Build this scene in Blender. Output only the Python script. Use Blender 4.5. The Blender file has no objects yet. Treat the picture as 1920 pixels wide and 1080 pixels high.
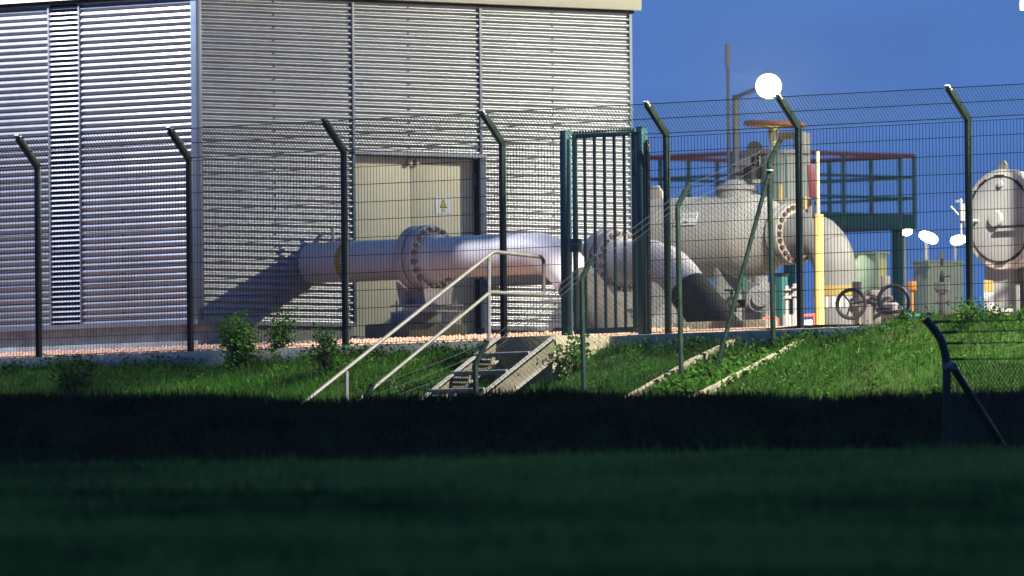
import bpy, bmesh, math, random
import numpy as np
from mathutils import Vector, Matrix
random.seed(7); RNG = np.random.default_rng(11)
S = bpy.context.scene
COL = S.collection
rad = math.radians
# ------------------------------------------------------------------ camera (site axes: X along the fence, Y into the plant, Z up)
YAW, PITCH, ROLL = 0.78531733, 0.03177806, -0.00937090
CAM = Vector((114.08583556, -113.97081897, -4.54460859))
FPX = 27000.0                                   # focal length in pixels of a 1920 px wide frame
FW = Vector((-math.sin(YAW)*math.cos(PITCH), math.cos(YAW)*math.cos(PITCH), math.sin(PITCH)))
r0 = FW.cross(Vector((0, 0, 1))).normalized(); u0 = r0.cross(FW)
RT = r0*math.cos(ROLL) + u0*math.sin(ROLL); UP = u0*math.cos(ROLL) - r0*math.sin(ROLL)
cam = bpy.data.cameras.new('camera'); camo = bpy.data.objects.new('camera', cam); COL.objects.link(camo)
M4 = Matrix((RT, UP, -FW)).transposed().to_4x4(); M4.translation = CAM
camo.matrix_world = M4
cam.sensor_width = 36; cam.lens = FPX*36/1920; cam.clip_start = 1; cam.clip_end = 6000
cam.dof.use_dof = True; cam.dof.focus_distance = 161.0; cam.dof.aperture_fstop = 4.2
S.camera = camo
# ------------------------------------------------------------------ dusk sky
W = bpy.data.worlds.new('World'); S.world = W; W.use_nodes = True
nt = W.node_tree; nt.nodes.clear()
def N(t, kind, **kw):
    n = t.nodes.new(kind)
    for k, v in kw.items():
        if k.startswith('i_'): n.inputs[k[2:].replace('_', ' ')].default_value = v
        else: setattr(n, k, v)
    return n
tc = N(nt, 'ShaderNodeTexCoord')
dot = N(nt, 'ShaderNodeVectorMath', operation='DOT_PRODUCT'); dot.inputs[1].default_value = (FW.x, FW.y, 0)
nt.links.new(tc.outputs['Generated'], dot.inputs[0])
rmp = N(nt, 'ShaderNodeValToRGB')
mr = N(nt, 'ShaderNodeMapRange'); mr.inputs['From Min'].default_value = -1; mr.inputs['From Max'].default_value = 1
nt.links.new(dot.outputs['Value'], mr.inputs['Value']); nt.links.new(mr.outputs['Result'], rmp.inputs['Fac'])
rmp.color_ramp.elements[0].position = 0.0; rmp.color_ramp.elements[0].color = (0.050, 0.150, 0.400, 1)
rmp.color_ramp.elements[1].position = 0.9; rmp.color_ramp.elements[1].color = (0.072, 0.185, 0.520, 1)
nz = N(nt, 'ShaderNodeTexNoise'); nz.inputs['Scale'].default_value = 45; nz.inputs['Detail'].default_value = 3
mp = N(nt, 'ShaderNodeMapping'); mp.inputs['Scale'].default_value = (1, 1, 3)
nt.links.new(tc.outputs['Generated'], mp.inputs[0]); nt.links.new(mp.outputs[0], nz.inputs['Vector'])
cl = N(nt, 'ShaderNodeMapRange'); cl.inputs['From Min'].default_value = .35; cl.inputs['From Max'].default_value = .7
cl.inputs['To Min'].default_value = .94; cl.inputs['To Max'].default_value = 1.1
nt.links.new(nz.outputs['Fac'], cl.inputs['Value'])
mul = N(nt, 'ShaderNodeVectorMath', operation='SCALE')
nt.links.new(rmp.outputs['Color'], mul.inputs[0]); nt.links.new(cl.outputs['Result'], mul.inputs['Scale'])
bg = N(nt, 'ShaderNodeBackground'); bg.inputs['Strength'].default_value = 1.0
wo = N(nt, 'ShaderNodeOutputWorld')
nt.links.new(mul.outputs[0], bg.inputs['Color']); nt.links.new(bg.outputs[0], wo.inputs['Surface'])
S.view_settings.view_transform = 'Standard'; S.view_settings.look = 'None'
S.view_settings.exposure = 0; S.view_settings.gamma = 1
S.cycles.use_denoising = True
S.cycles.max_bounces = 6; S.cycles.transparent_max_bounces = 6
S.cycles.sample_clamp_indirect = 3.0
LAMP = dict(key=7600, wall=6800, slope=76000, yard=6500, corner=9000, low=110)      # watts of the floodlights (see floodlight())

# ------------------------------------------------------------------ helpers
def P(px, py, u=None, v=None, z=None, d=None):
    """site point seen at pixel (px, py) of the 1920x1080 photograph, on the plane x=u, y=v, z=z or at depth d"""
    ray = FW + RT*((px-960)/FPX) + UP*((540-py)/FPX)
    if d is not None: t = d
    elif u is not None: t = (u-CAM.x)/ray.x
    elif v is not None: t = (v-CAM.y)/ray.y
    else: t = (z-CAM.z)/ray.z
    return CAM + ray*t
MATS = {}
def mat(name, col, rough=.55, metal=0., var=.18, scale=6., bump=0., col2=None, spec=.5, stretch=(1, 1, 1), bscale=None, coat=0., grime=None):
    m = bpy.data.materials.new(name); m.use_nodes = True; t = m.node_tree
    b = t.nodes['Principled BSDF']
    b.inputs['Roughness'].default_value = rough; b.inputs['Metallic'].default_value = metal
    b.inputs['Specular IOR Level'].default_value = spec; b.inputs['Coat Weight'].default_value = coat
    co = N(t, 'ShaderNodeTexCoord'); mpn = N(t, 'ShaderNodeMapping'); mpn.inputs['Scale'].default_value = stretch
    t.links.new(co.outputs['Object'], mpn.inputs[0])
    n = N(t, 'ShaderNodeTexNoise'); n.inputs['Scale'].default_value = scale; n.inputs['Detail'].default_value = 6; n.inputs['Roughness'].default_value = .65
    t.links.new(mpn.outputs[0], n.inputs['Vector'])
    r = N(t, 'ShaderNodeValToRGB')
    c2 = col2 or tuple(min(1, c*(1+var)) for c in col); c1 = tuple(c*(1-var) for c in col) if not col2 else col
    r.color_ramp.elements[0].position = .3; r.color_ramp.elements[1].position = .7
    r.color_ramp.elements[0].color = (*c1, 1); r.color_ramp.elements[1].color = (*c2, 1)
    t.links.new(n.outputs['Fac'], r.inputs['Fac'])
    out = r.outputs['Color']
    if grime:
        n2 = N(t, 'ShaderNodeTexNoise'); n2.inputs['Scale'].default_value = scale*.45; n2.inputs['Detail'].default_value = 8; n2.inputs['Roughness'].default_value = .75
        m2 = N(t, 'ShaderNodeMapping'); m2.inputs['Scale'].default_value = (2.5, 2.5, .7); t.links.new(co.outputs['Object'], m2.inputs[0]); t.links.new(m2.outputs[0], n2.inputs['Vector'])
        mr2 = N(t, 'ShaderNodeMapRange'); mr2.inputs['From Min'].default_value = .52; mr2.inputs['From Max'].default_value = .72
        t.links.new(n2.outputs['Fac'], mr2.inputs['Value'])
        mx = N(t, 'ShaderNodeMix', data_type='RGBA'); t.links.new(mr2.outputs['Result'], mx.inputs[0])
        t.links.new(out, mx.inputs[6]); mx.inputs[7].default_value = (*grime, 1); out = mx.outputs[2]
    t.links.new(out, b.inputs['Base Color'])
    rr = N(t, 'ShaderNodeMapRange'); rr.inputs['To Min'].default_value = max(.05, rough*.8); rr.inputs['To Max'].default_value = min(1, rough*1.25)
    t.links.new(n.outputs['Fac'], rr.inputs['Value']); t.links.new(rr.outputs['Result'], b.inputs['Roughness'])
    if bump:
        nb = N(t, 'ShaderNodeTexNoise'); nb.inputs['Scale'].default_value = bscale or scale*6; nb.inputs['Detail'].default_value = 4
        t.links.new(mpn.outputs[0], nb.inputs['Vector'])
        bp = N(t, 'ShaderNodeBump'); bp.inputs['Strength'].default_value = bump; bp.inputs['Distance'].default_value = .01
        t.links.new(nb.outputs['Fac'], bp.inputs['Height']); t.links.new(bp.outputs[0], b.inputs['Normal'])
    MATS[name] = m; return m
def leafmat(name, c1, c2, trans=.45, patch=None, pscale=1.2):
    m = bpy.data.materials.new(name); m.use_nodes = True; t = m.node_tree; t.nodes.clear()
    g = N(t, 'ShaderNodeNewGeometry'); r = N(t, 'ShaderNodeValToRGB')
    r.color_ramp.elements[0].color = (*c1, 1); r.color_ramp.elements[1].color = (*c2, 1)
    t.links.new(g.outputs['Random Per Island'], r.inputs['Fac'])
    out = r.outputs['Color']
    if patch:
        co = N(t, 'ShaderNodeTexCoord'); n = N(t, 'ShaderNodeTexNoise'); n.inputs['Scale'].default_value = pscale; n.inputs['Detail'].default_value = 4
        t.links.new(co.outputs['Object'], n.inputs['Vector'])
        mr2 = N(t, 'ShaderNodeMapRange'); mr2.inputs['From Min'].default_value = .42; mr2.inputs['From Max'].default_value = .64
        t.links.new(n.outputs['Fac'], mr2.inputs['Value'])
        mx = N(t, 'ShaderNodeMix', data_type='RGBA'); t.links.new(mr2.outputs['Result'], mx.inputs[0])
        t.links.new(out, mx.inputs[6]); mx.inputs[7].default_value = (*patch, 1); out = mx.outputs[2]
    d = N(t, 'ShaderNodeBsdfDiffuse'); tr = N(t, 'ShaderNodeBsdfTranslucent'); ms = N(t, 'ShaderNodeMixShader'); ms.inputs[0].default_value = trans
    t.links.new(out, d.inputs['Color']); t.links.new(out, tr.inputs['Color'])
    t.links.new(d.outputs[0], ms.inputs[1]); t.links.new(tr.outputs[0], ms.inputs[2])
    o = N(t, 'ShaderNodeOutputMaterial'); t.links.new(ms.outputs[0], o.inputs['Surface'])
    MATS[name] = m; return m
def glow(name, col, st):
    m = bpy.data.materials.new(name); m.use_nodes = True; t = m.node_tree; t.nodes.clear()
    e = N(t, 'ShaderNodeEmission'); e.inputs['Color'].default_value = (*col, 1); e.inputs['Strength'].default_value = st
    o = N(t, 'ShaderNodeOutputMaterial'); t.links.new(e.outputs[0], o.inputs['Surface']); m.cycles.emission_sampling = 'NONE'; MATS[name] = m; return m

def tickmat(name, axis, centre, count, dark):
    m = bpy.data.materials.new(name); m.use_nodes = True; t = m.node_tree; b = t.nodes['Principled BSDF']; b.inputs['Roughness'].default_value = .5
    co = N(t, 'ShaderNodeTexCoord'); sep = N(t, 'ShaderNodeSeparateXYZ'); t.links.new(co.outputs['Object'], sep.inputs[0])
    sub = N(t, 'ShaderNodeMath', operation='SUBTRACT'); sub.inputs[1].default_value = centre
    t.links.new(sep.outputs['Z' if axis == 'x' else 'X'], sub.inputs[0])
    at = N(t, 'ShaderNodeMath', operation='ARCTAN2'); t.links.new(sub.outputs[0], at.inputs[0]); t.links.new(sep.outputs['Y'], at.inputs[1])
    ml = N(t, 'ShaderNodeMath', operation='MULTIPLY'); ml.inputs[1].default_value = count; t.links.new(at.outputs[0], ml.inputs[0])
    sn = N(t, 'ShaderNodeMath', operation='SINE'); t.links.new(ml.outputs[0], sn.inputs[0])
    gt = N(t, 'ShaderNodeMath', operation='GREATER_THAN'); gt.inputs[1].default_value = .1; t.links.new(sn.outputs[0], gt.inputs[0])
    mx = N(t, 'ShaderNodeMix', data_type='RGBA'); t.links.new(gt.outputs[0], mx.inputs[0]); mx.inputs[6].default_value = (.75, .76, .76, 1); mx.inputs[7].default_value = (*dark, 1)
    t.links.new(mx.outputs[2], b.inputs['Base Color']); MATS[name] = m; return m
def wloc(o):
    p = Vector((0, 0, 0))
    while o is not None: p += o.location; o = o.parent
    return p
class MB:
    def __init__(s): s.v = []; s.f = []
    def add(s, vs, fs):
        k = len(s.v); s.v += [tuple(p) for p in vs]; s.f += [tuple(i+k for i in f) for f in fs]
    def box(s, c, sx, sy, sz, R=None):
        c = Vector(c); q = []
        for z in (-.5, .5):
            for a, b in ((-.5, -.5), (.5, -.5), (.5, .5), (-.5, .5)):
                p = Vector((a*sx, b*sy, z*sz)); q.append(c + (R @ p if R else p))
        s.add(q, [(3, 2, 1, 0), (4, 5, 6, 7), (0, 1, 5, 4), (1, 2, 6, 5), (2, 3, 7, 6), (3, 0, 4, 7)])
    def bx(s, x0, x1, y0, y1, z0, z1):
        s.box(((x0+x1)/2, (y0+y1)/2, (z0+z1)/2), abs(x1-x0), abs(y1-y0), abs(z1-z0))
    def tube(s, pts, r, n=8, caps=True, closed=False):
        pts = [Vector(p) for p in pts]; m = len(pts)
        rs = r if isinstance(r, (list, tuple)) else [r]*m
        T = []
        for i in range(m):
            a = pts[i-1] if (i or closed) else pts[0]; b = pts[(i+1) % m] if (i < m-1 or closed) else pts[-1]
            T.append((b-a).normalized())
        t = T[0]; nrm = t.orthogonal().normalized()
        if abs(t.z) < .9: nrm = (Vector((0, 0, 1)) - t*t.z).normalized()
        vs = []
        for i in range(m):
            t = T[i]; nrm = (nrm - t*nrm.dot(t)).normalized(); bn = t.cross(nrm)
            for k in range(n):
                a = 2*math.pi*(k+.5)/n; vs.append(pts[i] + (nrm*math.cos(a)+bn*math.sin(a))*rs[i])
        fs = []
        for i in range(m if closed else m-1):
            j = (i+1) % m
            for k in range(n):
                l = (k+1) % n; fs.append((i*n+k, i*n+l, j*n+l, j*n+k))
        if caps and not closed:
            fs.append(tuple(range(n))[::-1]); fs.append(tuple((m-1)*n+k for k in range(n)))
        s.add(vs, fs)
    def bar(s, a, b, w, h, side=None):
        """rectangular bar from a to b; w along side, h across"""
        a, b = Vector(a), Vector(b); t = (b-a).normalized()
        sd = Vector(side) if side else Vector((1, 0, 0)); sd = (sd - t*sd.dot(t)).normalized(); o = t.cross(sd)
        q = [p + sd*(x*w/2) + o*(y*h/2) for p in (a, b) for x, y in ((-1, -1), (1, -1), (1, 1), (-1, 1))]
        s.add(q, [(3, 2, 1, 0), (4, 5, 6, 7), (0, 1, 5, 4), (1, 2, 6, 5), (2, 3, 7, 6), (3, 0, 4, 7)])
    def lathe(s, base, axis, prof, n=32):
        base = Vector(base); ax = Vector(axis).normalized(); e = ax.orthogonal().normalized(); f = ax.cross(e)
        vs = []; m = len(prof)
        for t, r in prof:
            for k in range(n):
                a = 2*math.pi*k/n; vs.append(base + ax*t + (e*math.cos(a)+f*math.sin(a))*max(r, 1e-4))
        fs = [(i*n+k, i*n+(k+1) % n, (i+1)*n+(k+1) % n, (i+1)*n+k) for i in range(m-1) for k in range(n)]
        fs += [tuple(range(n))[::-1], tuple((m-1)*n+k for k in range(n))]
        s.add(vs, fs)
    def ring(s, c, axis, R, r, n=36, m=8):
        c = Vector(c); ax = Vector(axis).normalized(); e = ax.orthogonal().normalized(); f = ax.cross(e)
        s.tube([c + (e*math.cos(2*math.pi*k/n)+f*math.sin(2*math.pi*k/n))*R for k in range(n)], r, m, closed=True)
    def prism(s, poly, axis, a, b):
        """poly: list of 2D points; axis 'x': poly=(y,z), 'y': poly=(x,z)"""
        k = len(poly)
        mk = (lambda p, t: (t, p[0], p[1])) if axis == 'x' else ((lambda p, t: (p[0], t, p[1])) if axis == 'y' else (lambda p, t: (p[0], p[1], t)))
        vs = [mk(p, a) for p in poly] + [mk(p, b) for p in poly]
        s.add(vs, [tuple(range(k))[::-1], tuple(range(k, 2*k))] + [(i, (i+1) % k, k+(i+1) % k, k+i) for i in range(k)])
    def build(s, name, m, parent=None, bevel=0, smooth=True, origin=None, angle=35):
        me = bpy.data.meshes.new(name); o = bpy.data.objects.new(name, me)
        if parent is not None: off = wloc(parent); o.parent = parent
        else:
            if origin is None:
                a = np.array(s.v); origin = ((a[:, 0].min()+a[:, 0].max())/2, (a[:, 1].min()+a[:, 1].max())/2, a[:, 2].min())
            off = Vector(origin); o.location = off
        me.from_pydata([(p[0]-off.x, p[1]-off.y, p[2]-off.z) for p in s.v], [], s.f)
        bm = bmesh.new(); bm.from_mesh(me)
        bmesh.ops.recalc_face_normals(bm, faces=bm.faces)
        if bevel: bmesh.ops.bevel(bm, geom=bm.edges[:], offset=bevel, segments=2, affect='EDGES', profile=.6)
        bm.to_mesh(me); bm.free()
        if smooth: me.shade_smooth(); me.set_sharp_from_angle(angle=rad(angle))
        me.materials.append(MATS[m] if isinstance(m, str) else m)
        COL.objects.link(o); return o
def tag(o, label=None, cat=None, group=None, kind=None):
    if label: o['label'] = label
    if cat: o['category'] = cat
    if group: o['group'] = group
    if kind: o['kind'] = kind
    return o
def thing(name, label, cat, loc=(0, 0, 0), group=None):
    o = bpy.data.objects.new(name, None); COL.objects.link(o); o.location = loc; o.empty_display_size = .1
    return tag(o, label, cat, group)
def rawmesh(name, V, F, m, kind=None, smooth=False):
    """numpy triangles/quads as one object"""
    me = bpy.data.meshes.new(name); k = F.shape[1]
    me.vertices.add(len(V)); me.vertices.foreach_set('co', V.astype(np.float32).ravel())
    me.loops.add(F.size); me.loops.foreach_set('vertex_index', F.astype(np.int32).ravel())
    me.polygons.add(len(F)); me.polygons.foreach_set('loop_start', np.arange(0, F.size, k, dtype=np.int32))
    me.update(calc_edges=True); me.validate()
    if smooth: me.shade_smooth()
    o = bpy.data.objects.new(name, me); COL.objects.link(o); me.materials.append(MATS[m])
    if kind: o['kind'] = kind
    return o
def text_part(txt, size, origin, xdir, ydir, m, name, parent):
    c = bpy.data.curves.new('lettering', 'FONT'); c.body = txt; c.size = size; c.align_x = 'CENTER'; c.align_y = 'CENTER'
    tmp = bpy.data.objects.new('lettering', c); COL.objects.link(tmp)
    dg = bpy.context.evaluated_depsgraph_get(); me = bpy.data.meshes.new_from_object(tmp.evaluated_get(dg))
    bpy.data.objects.remove(tmp)
    X, Y = Vector(xdir), Vector(ydir); off = wloc(parent)
    for v in me.vertices: v.co = Vector(origin) + X*v.co.x + Y*v.co.y - off
    me.materials.clear(); me.materials.append(MATS[m])
    o = bpy.data.objects.new(name, me); COL.objects.link(o); o.parent = parent; return o

# ------------------------------------------------------------------ materials
mat('cladding', (.30, .31, .34), .34, .64, .07, 1.6, grime=(.25, .255, .27))
mat('trim', (.10, .13, .19), .45, .3, .1, 4)
mat('louvre', (.55, .56, .60), .35, .6, .06, 4)
mat('black', (.006, .006, .007), .8, 0, .2, 6)
mat('fascia', (.62, .59, .45), .5, .0, .05, 3)
mat('door', (.60, .56, .40), .45, 0, .05, 2.5, grime=(.50, .46, .33))
mat('concrete', (.30, .29, .27), .9, 0, .3, 5, .4, grime=(.15, .15, .14))
mat('concrete_kerb', (.27, .28, .29), .9, 0, .3, 4, .4, grime=(.12, .12, .11))
mat('concrete_warm', (.18, .152, .10), .9, 0, .3, 5, .4, grime=(.085, .07, .042))
mat('gravel_base', (.22, .13, .09), .95, 0, .35, 25, .6)
mat('pebble', (.27, .13, .075), .9, 0, .5, 9, col2=(.42, .27, .19))
mat('yard', (.20, .19, .17), .95, 0, .3, 8, .4)
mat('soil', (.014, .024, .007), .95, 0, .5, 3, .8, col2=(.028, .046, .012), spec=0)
mat('post_green', (.005, .012, .008), .4, .0, .3, 10, spec=.4)
mat('wire_green', (.010, .022, .016), .4, .2, .3, 8)
mat('gate_teal', (.010, .045, .050), .4, .0, .25, 8)
mat('chain_green', (.008, .021, .013), .45, .2, .3, 8)
mat('galv', (.18, .18, .178), .48, .55, .2, 14, .1, grime=(.2, .2, .19))
mat('galv_warm', (.10, .098, .085), .5, .35, .2, 14)
mat('stringer', (.075, .064, .042), .7, .1, .25, 12, grime=(.12, .10, .07))  # shade below the flange put into a darker web colour
mat('galv_flange', (.19, .183, .16), .6, .2, .5, 40, grime=(.12, .12, .11))
mat('pipe', (.66, .61, .60), .52, 0, .05, 3, coat=0, grime=(.50, .45, .42))
mat('flange', (.52, .47, .46), .5, 0, .1, 8, grime=(.25, .21, .18))
mat('bolt', (.30, .27, .24), .5, .3, .3, 20)
mat('wrap', (.036, .028, .021), .75, 0, .5, 9, .7, bscale=40)
mat('vessel', (.47, .445, .40), .5, 0, .08, 4, grime=(.39, .37, .33))
mat('vessel_grey', (.27, .26, .245), .55, 0, .08, 4, grime=(.21, .20, .185))
mat('vessel_pale', (.25, .25, .245), .45, 0, .05, 4)
mat('rust', (.12, .07, .04), .8, 0, .5, 15, .5)
mat('yellow', (.50, .34, .10), .5, 0, .1, 6)
mat('yellow_band', (.42, .30, .03), .5, 0, .1, 6)
mat('cream', (.48, .44, .25), .5, 0, .06, 4)
mat('white', (.75, .76, .74), .5, 0, .05, 6)
mat('sign_yellow', (.72, .60, .04), .5, 0, .04, 6)
mat('rust_red', (.36, .13, .06), .6, 0, .2, 8)
mat('maroon', (.06, .008, .013), .5, 0, .12, 5)
mat('red', (.46, .085, .065), .5, 0, .15, 6)
mat('orange', (.50, .20, .03), .5, 0, .15, 6)
mat('walk_green', (.03, .15, .105), .5, 0, .15, 6)
mat('teal', (.03, .16, .15), .5, 0, .15, 6)
mat('grey_green', (.22, .30, .24), .55, 0, .1, 5)
mat('cab_cream', (.42, .45, .32), .55, 0, .06, 4)
mat('grey', (.24, .24, .24), .5, 0, .15, 8)
mat('dark', (.022, .022, .024), .5, 0, .3, 8)
mat('mast', (.17, .17, .165), .5, .3, .12, 6)
mat('pinkgrey', (.30, .26, .245), .55, 0, .1, 6)
mat('stone', (.15, .145, .135), .95, 0, .3, 14, .5)
mat('bark', (.06, .045, .025), .9, 0, .3, 20)
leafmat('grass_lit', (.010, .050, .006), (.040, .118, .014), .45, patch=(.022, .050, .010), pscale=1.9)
leafmat('grass_shaded', (.010, .022, .007), (.028, .048, .014), .35, patch=(.004, .007, .003), pscale=1.4)  # bank grass: shade of the bank put into darker greens
leafmat('grass_field', (.11, .19, .043), (.19, .31, .07), .35, patch=(.014, .03, .012), pscale=.28)
leafmat('leaf', (.018, .055, .008), (.046, .11, .018), .4)
leafmat('leaf_dark', (.008, .026, .005), (.026, .060, .012), .35)
leafmat('straw', (.08, .07, .035), (.17, .15, .08), .3)
glow('lamp_face', (1, .97, .72), 40)
def bowl(name, centre, radius):
    m = bpy.data.materials.new(name); m.use_nodes = True; t = m.node_tree; t.nodes.clear()
    co = N(t, 'ShaderNodeTexCoord'); d = N(t, 'ShaderNodeVectorMath', operation='DISTANCE'); d.inputs[1].default_value = centre; t.links.new(co.outputs['Object'], d.inputs[0])
    r = N(t, 'ShaderNodeMapRange'); r.interpolation_type = 'SMOOTHERSTEP'; r.inputs['From Min'].default_value = radius*.55; r.inputs['From Max'].default_value = radius; r.inputs['To Min'].default_value = 1; r.inputs['To Max'].default_value = 0
    t.links.new(d.outputs['Value'], r.inputs['Value'])
    ra = N(t, 'ShaderNodeValToRGB'); ra.color_ramp.elements[0].color = (.9, .85, .5, 1); ra.color_ramp.elements[1].color = (1, .98, .8, 1); t.links.new(r.outputs['Result'], ra.inputs['Fac'])
    pw = N(t, 'ShaderNodeMath', operation='POWER'); pw.inputs[1].default_value = 2.2; t.links.new(r.outputs['Result'], pw.inputs[0])
    st = N(t, 'ShaderNodeMath', operation='MULTIPLY_ADD'); st.inputs[1].default_value = 18; st.inputs[2].default_value = 4; t.links.new(pw.outputs[0], st.inputs[0])
    e = N(t, 'ShaderNodeEmission'); t.links.new(ra.outputs['Color'], e.inputs['Color']); t.links.new(st.outputs[0], e.inputs['Strength'])
    o = N(t, 'ShaderNodeOutputMaterial'); t.links.new(e.outputs[0], o.inputs['Surface']); m.cycles.emission_sampling = 'NONE'; MATS[name] = m; return m
glow('lamp_small', (1, .98, .84), 25)

# ------------------------------------------------------------------ terrain
CR = Vector((RT.x, RT.y)).normalized(); CF = Vector((FW.x, FW.y)).normalized()
def rd(u, v):
    a = u-CAM.x; b = v-CAM.y
    return a*CR.x + b*CR.y, a*CF.x + b*CF.y
def lerp_tab(x, tab):
    return np.interp(x, [t[0] for t in tab], [t[1] for t in tab])
BANK = [(-60, -9.0), (0, -6.15), (60, -3.86), (95, -2.85), (118, -2.24), (125, -2.12), (127, -2.2), (131, -2.8), (135, -3.05), (137.5, -2.95), (138.6, -2.55), (140.6, -1.46), (141.6, -1.17), (142.2, -1.14), (143, -1.4), (146, -2.6), (148, -3.0), (900, -3.0)]
SLOPE = [(-1e4, -.35), (-.3, -.35), (.02, -.13), (.2, -.16), (1.55, -.70), (2.7, -1.42), (4.4, -2.34), (6.3, -2.88), (7.5, -3.0), (1e5, -3.0)]
def tz(u, v):
    u = np.asarray(u, float); v = np.asarray(v, float); r, d = rd(u, v)
    wob = .10*np.sin(r*.9+1)+.07*np.sin(r*2.1)
    b = lerp_tab(d + wob, BANK)
    crest = np.exp(-((d-141.5)/2.2)**2); lip = np.exp(-((d-122)/6.)**2)
    b = b + crest*(.02*np.sin(r*1.3+.6)+.012*np.sin(r*3.7) + .035 - .006*(r+5)) + lip*(.055*np.tanh(r/3.5))
    b = b + .02*np.sin(u*1.7+v*.9)*np.sin(v*1.3-u*.6)*np.clip((d-60)/60, 0, 1)
    s = lerp_tab(-v, SLOPE) + np.where(v < -.05, .05*np.sin(u*1.1+.4)*np.sin(v*1.7+u*.3) + .02*np.sin(u*4.3+v*2.2), 0)
    bumpr = np.clip((u-4.9)/1.8, 0, 1)*np.exp(-np.clip(-v-.1, 0, 9)/1.4)*np.where(v < .05, 1, 0)*.17
    s = s + bumpr
    return np.where(d < 142.2, b, np.maximum(s, b))
def T(px, py, d0=120., d1=175.):
    prev = None
    for i in range(1200):
        d = d0 + (d1-d0)*i/1199; p = P(px, py, d=d)
        if p.z < float(tz(p.x, p.y)): return p
    return P(px, py, d=d1)
def terrain():
    rr = np.concatenate([[-700, -400, -200, -100, -60, -40, -28, -20, -15, -12], np.arange(-10, 10.01, .16), [12, 15, 20, 28, 40, 60, 100, 200, 400, 700]])
    dd = np.concatenate([[-60, -20, 0, 20, 40, 55, 70, 80, 90, 100, 108, 114], np.arange(118, 170, .17), [172, 176, 182, 190, 210, 250, 320, 450, 700, 1200, 3000]])
    Rg, Dg = np.meshgrid(rr, dd)
    U = CAM.x + CR.x*Rg + CF.x*Dg; V = CAM.y + CR.y*Rg + CF.y*Dg; Z = tz(U, V)
    n, m = Rg.shape; idx = np.arange(n*m).reshape(n, m)
    F = np.stack([idx[:-1, :-1], idx[:-1, 1:], idx[1:, 1:], idx[1:, :-1]], -1).reshape(-1, 4)
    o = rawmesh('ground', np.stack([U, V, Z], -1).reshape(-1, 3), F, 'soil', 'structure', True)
terrain()
def blades(name, U, V, hm, hs, w, lean, m, label):
    n = len(U); Z = tz(U, V) - .01
    h = np.clip(RNG.normal(hm, hs, n), hm*.35, hm*2.2); a = RNG.uniform(0, 2*np.pi, n)
    ww = w*RNG.uniform(.6, 1.4, n)
    B = np.stack([U, V, Z], -1); sd = np.stack([np.cos(a), np.sin(a), 0*a], -1)*ww[:, None]/2
    la = RNG.uniform(0, 2*np.pi, n); ll = np.abs(RNG.normal(0, lean, n))*h
    mid = B + np.stack([np.cos(la)*ll*.35, np.sin(la)*ll*.35, h*.6], -1)
    tip = B + np.stack([np.cos(la)*ll, np.sin(la)*ll, h*np.sqrt(np.clip(1-(ll/h)**2*.6, .15, 1))], -1)
    Vv = np.stack([B-sd, B+sd, mid+sd*.7, tip, mid-sd*.7], 1).reshape(-1, 3)
    k = np.arange(n)[:, None]*5
    F = np.concatenate([k+np.array([[0, 1, 2]]), k+np.array([[0, 2, 4]]), k+np.array([[4, 2, 3]])], 0)
    o = rawmesh(name, Vv, F, m, 'stuff'); tag(o, label, 'grass'); return o
def sample_rd(n, r0_, r1_, d0, d1):
    r = RNG.uniform(r0_, r1_, n); d = RNG.uniform(d0, d1, n)
    return CAM.x + CR.x*r + CF.x*d, CAM.y + CR.y*r + CF.y*d
# lit slope below the fence
n = 230000
u = RNG.uniform(-12.5, 15, n); v = -np.abs(RNG.uniform(.10, 4.6, n)); v = np.where(RNG.random(n) < .6, -RNG.uniform(.10, 2.5, n), v)
dens = .55+.45*np.sin(u*2.3+np.sin(v*3+u))*np.sin(v*3.1+.7*np.sin(u*1.7))
keep = RNG.random(n) < np.clip(dens+.35, .25, 1)
ua = P(1400, 632, v=0).x; ub = P(1540, 622, v=0).x
keep &= ~((u > ua+.1) & (u < ub+.1) & (v > -2.2) & (RNG.random(n) < .55))
ustep0 = P(930, 648, v=-1).x; ustep1 = P(1035, 640, v=-1).x
keep &= ~((u > ustep0-.03) & (u < ustep1+.06) & (v > -1.05))
u, v = u[keep], v[keep]
clump = 1+.5*np.sin(u*3.1+1.3*np.sin(v*2.7))*np.sin(v*4.1+u)
blades('slope_grass', u, v, .075, .034, .0065, .75, 'grass_lit', 'long bright green grass on the lit slope below the fence')
U, V = sample_rd(110000, -7.5, 7.5, 137.5, 143.5)
blades('bank_grass', U, V, .075, .03, .010, .6, 'grass_shaded', 'coarse grass covering the unlit bank, colour darkened for shade')
U, V = sample_rd(90000, -7, 7, 112, 130)
blades('field_grass', U, V, .06, .022, .010, .6, 'grass_field', 'short dim grass of the field in the foreground')
U, V = sample_rd(60000, -5.5, 5.5, 55, 113)
blades('meadow_grass', U, V, .06, .022, .014, .6, 'grass_field', 'out of focus grass nearest the viewer')

# taller tufts at the lip of the field and on the crest of the bank
def tufts(name, nt_, r0_, r1_, d0, d1, per, hm, spread, m, label):
    cu_, cv_ = sample_rd(nt_, r0_, r1_, d0, d1)
    k = RNG.integers(per//2, per, nt_); uu_ = np.repeat(cu_, k)+RNG.normal(0, spread, k.sum()); vv_ = np.repeat(cv_, k)+RNG.normal(0, spread, k.sum())
    blades(name, uu_, vv_, hm, hm*.4, .009, .6, m, label)
tufts('field_tufts', 1300, -6.5, 6.5, 60, 125, 40, .10, .12, 'grass_field', 'taller dim tufts scattered over the foreground field')
tufts('bank_tufts', 900, -7.5, 7.5, 138.5, 142.6, 30, .12, .08, 'grass_shaded', 'tufts on the face and crest of the unlit bank, colour darkened for shade')
tufts('slope_tufts', 500, -9, 12, 146, 166, 36, .13, .06, 'grass_lit', 'taller bright tufts on the lit slope')
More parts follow.
